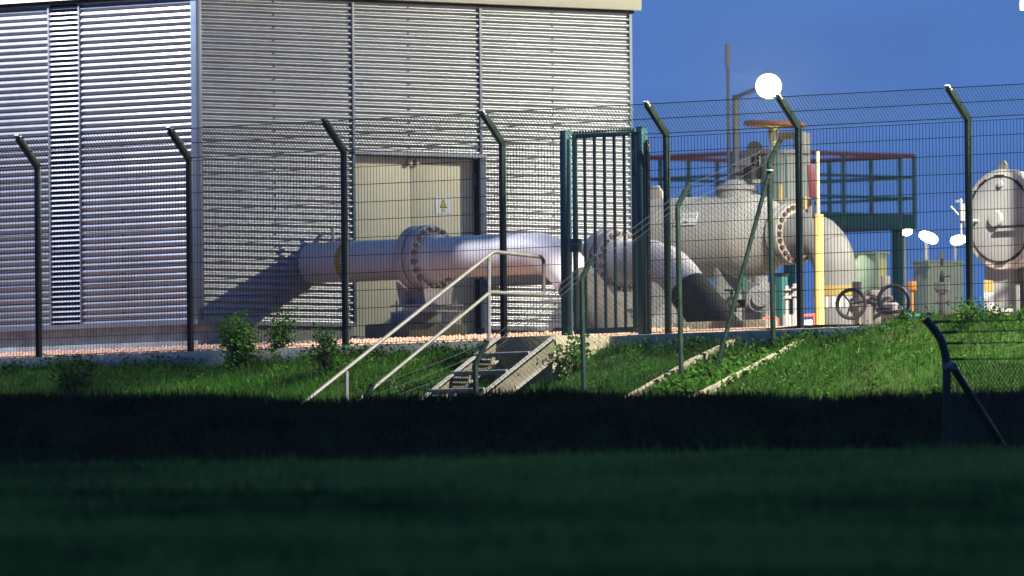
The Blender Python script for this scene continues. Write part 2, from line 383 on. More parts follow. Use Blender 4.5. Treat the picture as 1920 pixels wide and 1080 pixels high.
# yard and gravel
mb = MB(); mb.bx(-60, 60, .12, 110, -.30, -.02); tag(mb.build('yard', 'yard', origin=(0, 50, -.3)), kind='structure')
GRAV = [(.1, .0), (.9, .05), (1.5, .10), (2.1, .12)]
def gz(v): return float(np.interp(v, [g[0] for g in GRAV], [g[1] for g in GRAV]))
mb = MB()
us = np.linspace(-18, 6, 2)
for (v0, z0_), (v1, z1_) in zip(GRAV[:-1], GRAV[1:]):
    mb.add([(-18, v0, z0_), (3.2, v0, z0_), (3.2, v1, z1_), (-18, v1, z1_)], [(0, 1, 2, 3)])
mb.add([(-6.8, 2.1, .12), (3.2, 2.1, .12), (3.2, 10, .04), (-6.8, 10, .04)], [(0, 1, 2, 3)])
tag(mb.build('gravel_bed', 'gravel_base', smooth=False), 'bed under the loose pink gravel', 'gravel', kind='structure')
ico = bmesh.new(); bmesh.ops.create_icosphere(ico, subdivisions=1, radius=1); iv = np.array([v.co[:] for v in ico.verts]); ifc = np.array([[w.index for w in f.verts] for f in ico.faces]); ico.free()
n = 15000; pu = RNG.uniform(-12, 1.0, n); pv = RNG.uniform(.12, 1.95, n); far = RNG.random(n) < .22
pv = np.where(far, RNG.uniform(1.9, 4.5, n), pv); pu = np.where(far, RNG.uniform(-6.8, -1, n), pu)
pz = np.where(pv < 2.1, np.interp(pv, [g[0] for g in GRAV], [g[1] for g in GRAV]), .12-(pv-2.1)*.0101) + RNG.uniform(-.004, .016, n)
sc = RNG.uniform(.012, .028, n)[:, None, None]*RNG.uniform(.65, 1.3, (n, 1, 3))
Vp = iv[None]*sc*(1+RNG.normal(0, .14, (n, len(iv), 1))) + np.stack([pu, pv, pz], -1)[:, None]
Fp = (ifc[None] + (np.arange(n)*len(iv))[:, None, None]).reshape(-1, 3)
tag(rawmesh('gravel', Vp.reshape(-1, 3), Fp, 'pebble', 'stuff'), 'pink and buff pebbles strewn between fence and metal wall', 'gravel')
# kerb under the fence
mb = MB()
mb.bx(-18, 2.02-.99, -.10, .10, -.42, 0); mb.bx(2.02+.0, 24, -.10, .10, -.42, 0); mb.bx(1.03, 2.02, -.02, .10, -.42, -.004)
tag(mb.build('kerb', 'concrete_kerb', bevel=.008), kind='structure')

# ------------------------------------------------------------------ corrugated building
UW, VL = -7.031, 2.0
VR = P(1184, 300, u=UW).y
ZB, ZT = .433, 4.26
zfas = P(1189, 19, u=UW+.13).z
ZT = zfas + .1
bld = thing('industrial_building', 'silver corrugated metal building with beige double door and louvre strip', 'building', (UW-3, VL+3.5, 0))
PITCH_C, AMP = .0756, .0105
def corr(axis, const, sgn, a0, a1, z0, z1, name, nseg=16):
    m = int((z1-z0)/PITCH_C*nseg); mbx = MB(); vs = []
    for i in range(m+1):
        z = z0 + (z1-z0)*i/m; o = const + sgn*(AMP*(math.sin(2*math.pi*(z-ZB)/PITCH_C)+1))
        for a in (a0, a1): vs.append((o, a, z) if axis == 'v' else (a, o, z))
    mbx.add(vs, [(2*i, 2*i+1, 2*i+3, 2*i+2) for i in range(m)])
    return mbx.build(name, 'cladding', bld, angle=80)
def u_at(px, py=300): return P(px, py, v=VL).x
def v_at(px, py=300): return P(px, py, u=UW).y
ulv0, ulv1 = u_at(96), u_at(153)
J1, J2 = v_at(661), v_at(900)
core = MB(); core.bx(UW-12, UW-.14, VL+.06, VR-.02, .0, ZT); core.build('wall', 'black', bld)
corr('u', VL, -1, UW-9, ulv0, ZB+.02, ZT, 'cladding'); corr('u', VL, -1, ulv1, UW-.05, ZB+.02, ZT, 'cladding')
dz1 = P(780, 293, u=UW).z
corr('v', UW, 1, VL+.05, J1-.018, ZB+.02, ZT, 'cladding')
corr('v', UW, 1, J1+.018, J2-.018, dz1, ZT, 'cladding')
corr('v', UW, 1, J2+.018, VR-.04, ZB+.02, ZT, 'cladding')
core2 = MB(); core2.bx(UW-.14, UW-.004, VL+.06, J1, ZB-.02, ZT-.02); core2.bx(UW-.14, UW-.004, J2+.02, VR-.03, ZB-.02, ZT-.02); core2.bx(UW-.14, UW-.004, J1, J2+.02, dz1+.03, ZT-.02)
core2.build('wall_backing', 'black', bld)
cu = MB(); cu.bx(UW-9, UW-.06, VL+.004, VL+.055, ZB-.02, ZT-.02); cu.build('wall_backing', 'black', bld)
t = MB(); t.bx(UW-.075, UW+.026, VL-.026, VL+.062, ZB-.005, ZT); t.build('corner_trim', 'trim', bld, bevel=.004)
for J in (J1, J2):
    t = MB(); z0 = ZB-.02
    t.bx(UW-.002, UW+.028, J-.021, J+.021, z0, ZT); t.build('joint_trim', 'trim', bld, bevel=.003)
t = MB(); t.bx(UW-.1, UW+.026, VR-.042, VR+.012, ZB-.02, ZT); t.build('corner_trim', 'trim', bld, bevel=.004)
# screws
def screw(c, sx, sy):
    t = MB(); t.box(c, sx, sy, .011); t.build('screw', 'dark', bld, smooth=False)
for vv, in ((v_at(515),), (v_at(767),), (v_at(1037),)):
    k = 0
    for i in range(1, 51, 2):
        z = ZB + PITCH_C*(i+.75)
        if z < ZT-.1 and not (J1 < vv < J2 and z < dz1+.05): screw((UW+.006, vv, z), .014, .011)
for i in range(1, 49, 2): screw((u_at(229), VL-.006, ZB+PITCH_C*(i+.75)), .011, .014)
# louvre strip
t = MB(); zl = ZB+.06
while zl < ZT:
    t.box(((ulv0+ulv1)/2, VL-.004, zl), ulv1-ulv0-.03, .004, .036, Matrix.Rotation(rad(-38), 3, 'X')); zl += .0595
t.build('louvre', 'louvre', bld, smooth=False)
t = MB()
for uu in (ulv0, ulv1): t.bx(uu-.012, uu+.012, VL-.034, VL+.02, ZB+.02, ZT)
t.build('louvre_frame', 'cladding', bld)
# bottom flashing, plinth, footing
for q in ((UW-9, UW+.03, VL-.034, VL+.0), (UW, UW+.034, VL, J1-.022), (UW, UW+.034, J2+.05, VR)):
    t = MB(); t.bx(*q, ZB-.035, ZB+.018); t.build('base_flashing', 'cladding', bld)
t = MB(); t.bx(UW-9, UW-.02, VL+.025, VL+.3, 0, ZB-.03); t.bx(UW-.3, UW-.022, VL+.025, J1+.0, -.02, ZB-.03); t.bx(UW-.3, UW-.022, J2+.04, VR-.03, -.02, ZB-.03)
t.build('plinth', 'concrete', bld)
zft = P(200, 645, v=VL-.06).z
t = MB(); t.bx(UW-9, UW+.05, VL-.06, VL+.02, -.05, zft); t.bx(UW-.01, UW+.05, VL+.02, VR, -.05, zft-.08)
t.build('footing', 'concrete_kerb', bld, bevel=.006)
# eaves
t = MB(); t.bx(UW-13, UW+.13, VL-.085, VR+.07, zfas, zfas+.55); t.build('roof_fascia', 'fascia', bld, bevel=.01)
t = MB(); t.bx(UW-13, UW+.05, VL-.05, VR+.02, zfas-.035, zfas-.002); t.build('eave_shade_strip', 'black', bld)  # black strip standing in for the shadow line below the fascia
# double door
UD = UW-.125
vd0, vd1 = J1+.022, v_at(890); vm = P(771, 400, u=UD).y; vj = v_at(905)
zd0 = P(780, 632, u=UD).z; zdt = P(780, 301, u=UD).z
for a, b, nm in ((vd0, vm-.004, 'l'), (vm+.004, vj-.022, 'r')):
    t = MB(); t.bx(UD-.05, UD, a, b, zd0, dz1-.015); lf = t.build('door_leaf', 'door', bld, bevel=.003)
    t = MB(); cc = vm-.05 if nm == 'l' else vm+.07
    zz = P(770, 306, u=UD).z
    t.box((UD+.03, cc, zz), .05, .06, .07); t.build('door_closer', 'door', lf, bevel=.006)
    if nm == 'r':
        t = MB(); hz = P(888, 340, u=UD).z
        t.tube([(UD+.01, vj-.05, hz-.07), (UD+.05, vj-.05, hz-.06), (UD+.05, vj-.05, hz+.07), (UD+.01, vj-.05, hz+.08)], .012, 6); t.build('hinge', 'galv', lf)
t = MB(); t.bx(UW-.13, UW+.03, vj-.02, vj+.03, zd0, dz1); t.bx(UW-.13, UW+.004, vd0, vj-.022, dz1-.014, dz1+.03); t.build('door_frame', 'trim', bld)
t = MB(); t.bx(UW-.02, UW+.05, J1-.01, vj+.03, dz1+.005, dz1+.04); t.build('door_flashing', 'cladding', bld)
t = MB(); t.bx(UW-.2, UW+.045, vd0-.02, VR, -.03, zd0-.004); t.build('door_threshold', 'concrete_kerb', bld)
# warning sign on the door
c = P(831, 385, u=UD)
sg = thing('warning_sign', 'square white warning sign with yellow triangle fixed on the beige door', 'sign', (UD+.004, c.y, c.z))
t = MB(); t.bx(UD+.002, UD+.006, c.y-.138, c.y+.138, c.z-.098, c.z+.098); t.build('panel', 'white', sg)
def tri(x, cy, cz, h, m, nm):
    q = MB(); w = h*.6; q.prism([(cy-w, cz-h/2), (cy+w, cz-h/2), (cy, cz+h/2)], 'x', x, x+.001); return q.build(nm, m, sg, smooth=False)
tri(UD+.0064, c.y-.002, c.z+.022, .102, 'black', 'triangle_border'); tri(UD+.0078, c.y-.002, c.z+.018, .072, 'sign_yellow', 'triangle')
text_part('EX', .036, (UD+.0092, c.y-.002, c.z+.002), (0, 1, 0), (0, 0, 1), 'black', 'lettering', sg)
t = MB()
for k, wd in ((0, .05), (1, .085), (2, .07)): t.bx(UD+.0064, UD+.0076, c.y-wd/2, c.y+wd/2, c.z-.046-k*.016, c.z-.041-k*.016)
t.build('small_print', 'dark', sg, smooth=False)

# ------------------------------------------------------------------ welded mesh fence
fence = thing('mesh_fence', 'tall dark green welded mesh fence with angled top along the kerb', 'fence', (0, 0, 0))
HB = 2.225; AV, AZ = -.30, .315
pu_ = [-10.16, -7.62, -5.08, -2.54, 0, 2.575, P(1499, 430, v=0).x, P(1817, 420, v=0).x, 9.9, 12.4]
for k, uu in enumerate(pu_):
    t = MB(); s = .03
    t.bx(uu-s, uu+s, -s, s, -.02, HB); p = t.build('fence_post', 'post_green', fence, bevel=.005)
    t = MB(); t.bar((uu, .012, HB-.03), (uu, AV, HB+AZ), .062, .066, (1, 0, 0)); t.build('post_arm', 'post_green', p, bevel=.006)
    t = MB(); t.box((uu, AV-.004, HB+AZ+.004), .064, .02, .07, Matrix.Rotation(rad(44), 3, 'X')); t.build('end_cap', 'grey', p)
def mesh_panel(a, b, top_only=False, no_top=False):
    t = MB(); r = .0048
    if not top_only:
        k = max(1, round((b-a)/.05)); zt = HB-.04
        for i in range(k+1):
            x = a+(b-a)*i/k; t.tube([(x, 0, .02), (x, 0, zt)], .0032, 3, caps=False)
        for q in range(12):
            z = .02+.2*q if q < 11 else zt
            t.tube([(a, .005, z), (b, .005, z)], r, 4, caps=False)
    if not no_top:
        k = max(1, round((b-a)/.05))
        for i in range(k+1):
            x = a+(b-a)*i/k; t.tube([(x, .0, HB-.02), (x, AV, HB+AZ)], .0031, 3, caps=False)
        for f in (0, .5, 1): t.tube([(a, AV*f, HB+AZ*f), (b, AV*f, HB+AZ*f)], .0062, 4, caps=False)
    return t.build('mesh_panel', 'wire_green', fence, smooth=False)
ugl, ugr = P(1062, 430, v=0).x, P(1205, 430, v=0).x
for a, b in zip(pu_[:-1], pu_[1:]):
    if a == 0:
        mesh_panel(0, b, top_only=True); mesh_panel(.03, ugl-.04, no_top=True); mesh_panel(ugr+.1, b-.03, no_top=True)
    else: mesh_panel(a+.03, b-.03)
t = MB(); t.bx(ugr+.075, ugr+.105, -.02, .02, -.01, P(1215, 262, v=0).z); cb = t.build('clamp_bar', 'dark', fence)
for q in range(11):
    t = MB(); t.box((ugr+.112, -.012, .1+.2*q), .012, .016, .016); t.build('mesh_clip', 'galv', cb, smooth=False)
# gate
gate = thing('steel_gate', 'narrow dark teal barred steel gate at the top of the steps', 'gate', ((ugl+ugr)/2, 0, 0))
ztl, ztr = P(1062, 246, v=0).z, P(1205, 239, v=0).z
for x, zt in ((ugl, ztl), (ugr, ztr)):
    t = MB(); t.bx(x-.045, x+.045, -.045, .045, -.03, zt); g = t.build('gate_post', 'gate_teal', gate, bevel=.006)
    t = MB(); t.bx(x-.047, x+.047, -.047, .047, zt+.001, zt+.008); t.build('post_cap', 'post_green', g)
la, lb = P(1079, 430, v=0).x, P(1190, 430, v=0).x
zb_, zt_ = P(1130, 620, v=0).z, P(1130, 253, v=0).z
t = MB()
for x in (la, lb): t.bx(x-.022, x+.022, -.022, .022, zb_-.03, zt_+.03)
t.bx(la+.022, lb-.022, -.02, .02, zb_-.03, zb_+.03); t.bx(la+.022, lb-.022, -.02, .02, zt_-.025, zt_+.025)
fr = t.build('gate_frame', 'gate_teal', gate, bevel=.003)
for k in range(5):
    x = la+(lb-la)*(k+1)/6; t = MB(); t.bx(x-.0125, x+.0125, -.0125, .0125, zb_+.03, zt_-.025); t.build('gate_bar', 'gate_teal', gate)
t = MB(); k = 22
for i in range(k):
    x0 = la-.02+(lb-la+.04)*i/k; x1 = la-.02+(lb-la+.04)*(i+1)/k
    t.prism([(x0, zt_+.030), (x1, zt_+.030), ((x0+x1)/2+.008, zt_+.062), ((x0+x1)/2-.008, zt_+.062)], 'y', -.003, .003)
t.build('spike_strip', 'gate_teal', fr, smooth=False)
t = MB(); zl = P(1082, 460, v=0).z; t.bx(la-.04, la+.075, -.05, .04, zl-.075, zl+.075); lk = t.build('lock_case', 'gate_teal', gate, bevel=.01)
t = MB(); t.tube([(la+.03, -.05, zl+.01), (la+.03, -.09, zl+.01), (la+.13, -.09, zl+.01)], .009, 6); t.build('handle', 'galv', lk)
for z in (zt_-.005, zb_+.005):
    t = MB(); t.tube([(lb+.015, -.0, z), (ugr-.04, -.0, z)], .012, 6)
    for q in range(3): t.box((lb-.03+.035*q, -.028, z), .014, .012, .014)
    t.build('hinge', 'galv', gate)

# ------------------------------------------------------------------ landing and steps
ul, ur_ = P(930, 648, v=-1.0).x, P(1036, 640, v=-1.0).x
mb = MB(); mb.bx(ul-.02, ur_, -1.0, -.101, -1.3, -.006)
tag(mb.build('concrete_landing', 'concrete_warm', bevel=.012), 'concrete landing block below the gate beside the metal steps', 'landing')
steps = thing('metal_steps', 'galvanised metal steps with mesh treads and one handrail below the gate', 'steps', ((ul+ur_)/2, -1.6, -.5))
TAN = .575
def strz(v): return -.02 + (v+1.0)*TAN
for uu, sd in ((ul+.006, 1), (ur_+.004, -1)):
    t = MB(); a, b = -.985, -4.2; w = .20
    t.prism([(a, strz(a)), (a, strz(a)-w*1.15), (b, strz(b)-w*1.15), (b, strz(b))], 'x', uu-.005, uu+.005)
    g = t.build('stringer', 'stringer', steps, smooth=False)
    for o in (0.006, -w*1.15-.006):
        t = MB(); t.bar((uu+.028, a, strz(a)+o), (uu+.028, b, strz(b)+o), .070, .012, (1, 0, 0)); t.build('edge_flange', 'galv_flange', g, smooth=False)
    t = MB()
    for q in range(7):
        vv = -1.25-q*.3; t.box((uu+.008*1, vv, strz(vv)-.11), .012, .022, .022)
    t.build('bolt', 'dark', g, smooth=False)
for k in range(1, 8):
    vn = -1.0-.355*k; zn = -.02-.204*k+.02
    t = MB(); t.tube([(ul+.02, vn, zn), (ur_-.01, vn, zn)], .018, 8); t.bx(ul+.02, ur_-.01, vn+.016, vn+.022, zn-.035, zn+.014)
    nb_ = t.build('tread', 'galv', steps)
    t = MB()
    for q in range(9): t.bx(ul+.03, ur_-.03, vn+.025+q*.03, vn+.033+q*.03, zn-.022, zn+.004)
    q = ul+.03
    while q < ur_-.02: t.bx(q, q+.008, vn+.023, vn+.27, zn-.021, zn+.003); q += .05
    t.build('grating', 'galv', nb_, smooth=False)
    for q in (ul+.012, ur_-.008):
        t = MB(); t.bx(q-.004, q+.004, vn+.02, vn+.27, zn-.06, zn+.01); t.build('tread_bracket', 'galv', nb_, smooth=False)
def H(px, py): return P(px, py, u=ul-.012)
A, B = H(925, 472), H(590, 739); A2, B2 = H(919, 548), H(690, 736)
B = A+(B-A)*1.25; B2 = A2+(B2-A2)*1.35
rail = [B, A]
def arc(c0, p, c1, n=5):
    p, c0, c1 = Vector(p), Vector(c0), Vector(c1); a = p+(c0-p).normalized()*.06; b = p+(c1-p).normalized()*.06
    return [((1-s)**2)*a + 2*s*(1-s)*p + s*s*b for s in [i/n for i in range(n+1)]]
C1, C2 = H(1019, 482), H(1019, 553)
t = MB(); t.tube([B]+arc(B, A, C1)+arc(A, C1, C2)+arc(C1, C2, A2)+[A2], .022, 10); t.build('handrail', 'galv_warm', steps)
t = MB(); t.tube([B2, A2], .020, 10); t.build('handrail', 'galv_warm', steps)
for px, y0, y1 in ((917, 478, 652), (650, 696, 775)):
    t = MB(); a, b = H(px, y0), H(px, y1); t.tube([a, b], .022, 8); t.build('handrail_post', 'galv', steps)

# ------------------------------------------------------------------ pipelines
def pipeline(name, vp, zc, uf, ue, label, detail):
    R = .24
    root = thing(name, label, 'pipeline', (uf, vp, 0))
    t = MB(); t.tube([(UW-.3, vp, zc), (ue, vp, zc)], R, 40); t.build('pipe_run', 'pipe', root, angle=60)
    Rb = .78; arcp = []
    for i in range(13):
        a = rad(45)*i/12; arcp.append(Vector((ue+Rb*math.sin(a), vp, zc-Rb*(1-math.cos(a)))))
    dn = Vector((math.cos(rad(44)), 0, -math.sin(rad(44)))); e0 = arcp[-1]; e1 = e0+dn*.19
    t = MB(); t.tube(arcp+[e1], R*1.002, 40); t.build('elbow', 'pipe', root, angle=60)
    t = MB(); q = [e1-dn*.01+dn*.16*i for i in range(9)]; t.tube(q, [R*1.045]*9, 40); t.build('insulation_sleeve', 'wrap', root, angle=60)
    for k, (a, b) in enumerate(((uf-.30, uf-.155), (uf-.135, uf))):
        t = MB(); t.lathe((a, vp, zc), (1, 0, 0), [(0, .30 if k == 0 else .372), (.03, .385), (b-a-.012, .385), (b-a, .376)], 56); fl = t.build('flange', 'flange', root)
        if k == 1:
            t = MB(); t.lathe((b-.002, vp, zc), (1, 0, 0), [(0, .30), (.05, .285), (.16, R+.004)], 40); t.build('weld_neck', 'pipe', fl)
            for i in range(20):
                an = 2*math.pi*(i+.5)/20; c = (b, vp+.335*math.cos(an), zc+.335*math.sin(an))
                t = MB(); t.lathe(c, (1, 0, 0), [(0, .034), (.034, .034), (.036, .019), (.072, .018)], 6); t.build('bolt', 'bolt', fl, smooth=False)
        else:
            t = MB()
            t.lathe((a-.16, vp, zc), (1, 0, 0), [(0, R+.004), (.12, .285), (.165, .31)], 40); t.build('weld_neck', 'pipe', fl)
    t = MB(); t.tube([(uf-.16, vp, zc), (uf-.13, vp, zc)], .36, 40); t.build('gasket', 'dark', root)
    # saddle and plates
    zp = P(790, 573, v=v1).z
    t = MB(); um = uf-.15
    for sx in (-.20, .22):
        t.prism([(vp-.26, zc-.27), (vp-.20, zp+.01), (vp+.20, zp+.01), (vp+.26, zc-.27), (vp+.10, zc-.36), (vp-.10, zc-.36)], 'x', um+sx-.012, um+sx+.012)
    t.bx(um-.19, um+.21, vp-.012, vp+.012, zp+.01, zc-.37)
    t.bx(um-.34, um+.42, vp-.22, vp+.22, zp-.012, zp+.01)
    for sx in (-.28, .34):
        for sy in (-.18, .18): t.tube([(um+sx, vp+sy, zp-.075), (um+sx, vp+sy, zp+.06)], .014, 6)
    t.bx(um-.34, um+.42, vp-.22, vp+.22, zp-.085, zp-.068)
    t.build('saddle', 'flange', root)
    if detail:
        ub = P(660, 486, v=vp).x
        t = MB(); t.lathe((ub-.05, vp, zc), (1, 0, 0), [(0, R+.001), (.001, R+.004), (.085, R+.004), (.086, R+.001)], 40); t.build('colour_band', 'yellow_band', root)
        t = MB(); t.lathe((ub+.037, vp, zc), (1, 0, 0), [(0, R+.001), (.001, R+.004), (.075, R+.004), (.076, R+.001)], 40); t.build('marking_band', tickmat('ticks_blue', 'x', zc, 44, (.05, .09, .18)), root)
        p = P(624, 440, v=vp); t = MB(); t.tube([(p.x, vp, zc+R-.03), (p.x, vp, P(624, 426, v=vp).z)], .022, 8); t.build('nozzle', 'pipe', root)
        p = P(598, 448, v=vp); t = MB(); t.bar((p.x-.05, vp-.03, zc+R-.02), (p.x+.03, vp+.02, zc+R+.10), .05, .03, (1, 0, 0)); t.build('lug', 'flange', root)
    return root, um, zp
p0 = P(586, 491, u=UW); v1, zc1 = p0.y, P(800, 484, v=p0.y).z
uf1, ue1 = P(812, 483, v=v1).x, P(1003, 480, v=v1).x
_, um1, zp1 = pipeline('pipeline', v1, zc1, uf1, ue1, 'pale pipe with big bolted flange leaving the corrugated wall by the door', True)
v2 = v1+3.0; zc2 = P(1165, 490, v=v2).z
uf2, ue2 = P(1163, 488, v=v2).x, P(1212, 488, v=v2).x
_, um2, zp2 = pipeline('pipeline', v2, zc2, uf2, ue2, 'pale pipe with flange and elbow seen through and right of the gate', False)
def pads(um, vp, zp, l1, l2):
    t = MB(); t.bx(um-.30, um+.02, vp-.26, vp+.26, zp-.21, zp-.087)
    tag(t.build('concrete_pad', 'concrete_kerb', bevel=.01), l1, 'concrete pad')
    t = MB(); t.bx(um-.52, um+.22, vp-.48, vp+.48, -.05, zp-.212)
    tag(t.build('concrete_block', 'concrete_warm', bevel=.035), l2, 'concrete block')
pads(um1, v1, zp1, 'small concrete pad under the flanged pipe in front of the door', 'large rounded concrete block in front of the beige door')
pads(um2, v2, zp2, 'small concrete pad under the pipe behind the gate', 'large concrete block behind the gate')

# ------------------------------------------------------------------ filter vessel behind the fence
vv1 = 9.9
def V1(px, py): return P(px, py, v=vv1)
c = V1(1330, 446); zc = c.z
ves = thing('filter_vessel', 'grey horizontal pressure vessel with white plate behind the mesh fence', 'pressure vessel', (c.x, vv1, 0))
ua_, ub_, uc_ = V1(1200, 446).x, V1(1418, 446).x, V1(1474, 446).x
prof = [(0, .05), (.02, .2), (.07, .34), (.14, .44), (.24, .492), (.34, .50)]
L = ub_-ua_
prof += [(L-.02, .50), (L, .498), (L+.14, .46), (L+.28, .385), (L+.40, .325), (uc_-ua_, .31)]
t = MB(); t.lathe((ua_, vv1, zc), (1, 0, 0), prof, 56); t.build('shell', 'vessel', ves, angle=50)
for k in range(2):
    t = MB(); a = uc_+k*.10; t.lathe((a, vv1, zc), (1, 0, 0), [(0, .36), (.005, .365), (.08, .365), (.085, .36)], 48); fl = t.build('flange', 'vessel', ves)
    for i in range(24):
        t = MB(); an = 2*math.pi*i/24; t.lathe((a+.085 if k else a-.035, vv1+.325*math.cos(an), zc+.325*math.sin(an)), (1, 0, 0), [(0, .026), (.035, .026)], 6); t.build('bolt', 'rust', fl, smooth=False)
p = V1(1337, 413)
an = math.asin(max(-.95, min(.95, (p.z-zc)/.5)))
nrm = Vector((0, -math.cos(an), math.sin(an))); upv = Vector((0, math.sin(an), math.cos(an)))
cc = Vector((p.x, vv1, zc))+nrm*.512
t = MB(); Rm = Matrix((Vector((1, 0, 0)), nrm, upv)).transposed(); t.box(cc, .36, .014, .165, Rm); np_ = t.build('name_plate', 'white', ves, bevel=.004)
text_part('CMO.ZNNE2', .062, cc+nrm*.0085+upv*.03, (1, 0, 0), upv, 'grey', 'lettering', np_)
t = MB(); t.box(cc+nrm*.0085-upv*.045+Vector((.015, 0, 0)), .07, .002, .028, Rm); t.build('stamp', 'grey', np_)
p = V1(1229, 350)
t = MB(); t.prism([(p.x-.12, zc+.44), (p.x+.14, zc+.44), (p.x+.12, zc+.58), (p.x+.05, zc+.66), (p.x-.04, zc+.66), (p.x-.10, zc+.58)], 'y', vv1-.02, vv1+.02); t.build('lifting_lug', 'vessel', ves, bevel=.006)
p = V1(1378, 350)
t = MB(); t.lathe((p.x, vv1, zc+.46), (0, 0, 1), [(0, .2), (.10, .2), (.105, .24), (.15, .24), (.155, .17), (.22, .10)], 28); t.build('manhole', 'vessel_pale', ves)
for uu in (ua_+.5, ub_-.35):
    t = MB(); t.prism([(vv1-.34, zc-.34), (vv1-.36, -.02), (vv1+.36, -.02), (vv1+.34, zc-.34), (vv1, zc-.48)], 'x', uu-.03, uu+.03); t.build('saddle', 'grey', ves)
# outlet elbow with bands
pz = P(1566, 540, v=vv1)
out = thing('outlet_pipe', 'grey downturned outlet pipe with yellow and white bands beside the yellow post', 'pipe', (pz.x, vv1, 0))
us_ = uc_+.19; Rb = pz.x-us_-.12
pts = [Vector((us_, vv1, zc)), Vector((us_+.12, vv1, zc))] + [Vector((us_+.12+Rb*math.sin(rad(90)*i/12), vv1, zc-Rb*(1-math.cos(rad(90)*i/12)))) for i in range(1, 13)]
t = MB(); t.tube(pts+[Vector((pz.x, vv1, -.02))], .255, 40); t.build('elbow', 'vessel_grey', out, angle=60)
for f in (.25, .55):
    k = 2+int(f*12); d = (pts[k+1]-pts[k-1]).normalized(); t = MB(); t.lathe(pts[k]-d*.012, d, [(0, .25), (.004, .262), (.02, .262), (.024, .25)], 40); t.build('weld_seam', 'vessel_pale', out)
for y0, y1, m, nm in ((536, 555, 'yellow', 'colour_band'), (557, 578, 'white', 'marking_band')):
    za, zb2 = P(1566, y1, v=vv1).z, P(1566, y0, v=vv1).z
    t = MB(); t.lathe((pz.x, vv1, za), (0, 0, 1), [(0, .2), (.001, .262), (zb2-za-.001, .262), (zb2-za, .2)], 40); t.build(nm, m if m != 'white' else tickmat('ticks_grey', 'z', 0, 20, (.3, .3, .32)), out)

# ------------------------------------------------------------------ valve with actuator, above the vessel end
D1 = 176.
def Q(px, py, d=D1): return P(px, py, d=d)
def upright(mbx, px, y0, y1, wpx, dep, d=D1, base=None):
    """box standing at pixel column px, from y0 (top) to y1, width wpx measured square to the view, aligned with the site"""
    a = Q(px, y0, d); b = Q(px, y1, d); w = wpx/FPX*d/1.414; s = max(w, .01)
    mbx.bx(a.x-s/2, a.x+s/2, a.y-s/2*dep, a.y+s/2*dep, b.z if base is None else base, a.z)
def shaft(mbx, px, y0, y1, rpx, d=D1, n=16, base=None):
    a = Q(px, y0, d); b = Q(px, y1, d); mbx.tube([(a.x, a.y, b.z if base is None else base), (a.x, a.y, a.z)], rpx/FPX*d, n)
act = thing('valve_actuator', 'tall grey valve actuator with red handwheel above the vessel end', 'valve', Q(1450, 420))
t = MB(); shaft(t, 1470, 288, 430, 44, n=24); shaft(t, 1470, 282, 289, 50, n=24); t.build('actuator_body', 'grey', act)
t = MB(); upright(t, 1504, 249, 420, 32, 1.0); t.build('column', 'grey', act, bevel=.01)
t = MB(); upright(t, 1410, 286, 345, 52, 1.0, d=D1+1); t.build('gearbox', 'vessel', act, bevel=.02)
t = MB(); shaft(t, 1450, 240, 262, 10); shaft(t, 1450, 250, 300, 7); t.build('stem', 'cream', act); t = MB(); upright(t, 1485, 248, 262, 70, .5, d=D1+.4); t.build('yoke', 'cream', act, bevel=.004)
a = Q(1453, 233); Rw = 54/FPX*D1
t = MB(); t.ring(a, (0.03, 0.03, 1), Rw, .034, 40, 8); hw = t.build('handwheel', 'rust_red', act)
t = MB()
for k in range(4):
    an = k*math.pi/2+.3; t.tube([a+Vector((0, 0, -.05)), a+Vector((Rw*math.cos(an), Rw*math.sin(an), 0))], .016, 6)
t.tube([a+Vector((0, 0, -.12)), a+Vector((0, 0, .03))], .05, 10); t.build('spokes', 'yellow', hw)
t = MB(); shaft(t, 1416, 278, 336, 8); shaft(t, 1411, 312, 336, 17, n=14); a = Q(1404, 326); t.tube([a, a+Vector((-.16, -.16, .0))], .02, 6); a = Q(1415, 280)
t.tube([a+Vector((.05, -.05, 0)), a+Vector((-.05, .05, 0))], .10, 12); t.build('positioner', 'dark', act)
t = MB(); 
for px in (1458, 1474): shaft(t, px, 288, 372, 2.2, d=D1-1)
t.build('tie_rod', 'walk_green', act)
t = MB(); shaft(t, 1463, 346, 378, 4, d=D1-1); shaft(t, 1509, 368, 392, 4, d=D1-1); t.build('limit_stop', 'yellow', act)
for px, y0, y1, nm, lab in ((1392, 350, 372, 'elbow_fitting', None),):
    t = MB(); shaft(t, px, y0, y1, 26, n=20); shaft(t, px, y0+4, y0+9, 30, n=20); t.build('bonnet', 'vessel_pale', act)

# yellow post and maroon case
D2 = 163.
yp = thing('yellow_post', 'slim yellow and cream pipe post with a long red case', 'post', Q(1534, 622, D2))
t = MB(); shaft(t, 1535, 402, 640, 9, D2, n=14); t.build('post', 'yellow', yp)
t = MB(); shaft(t, 1533, 284, 402, 3.4, D2, n=10); t.build('upper_post', 'cream', yp)
t = MB(); a = Q(1521, 308, D2); b = Q(1524, 370, D2); t.bar(a, b, .09, .06, (1, 1, 0)); cs = t.build('case', 'maroon', yp, bevel=.012)
t = MB(); upright(t, 1521, 374, 410, 12, 1.0, D2+.1); t.build('bracket', 'grey', yp)

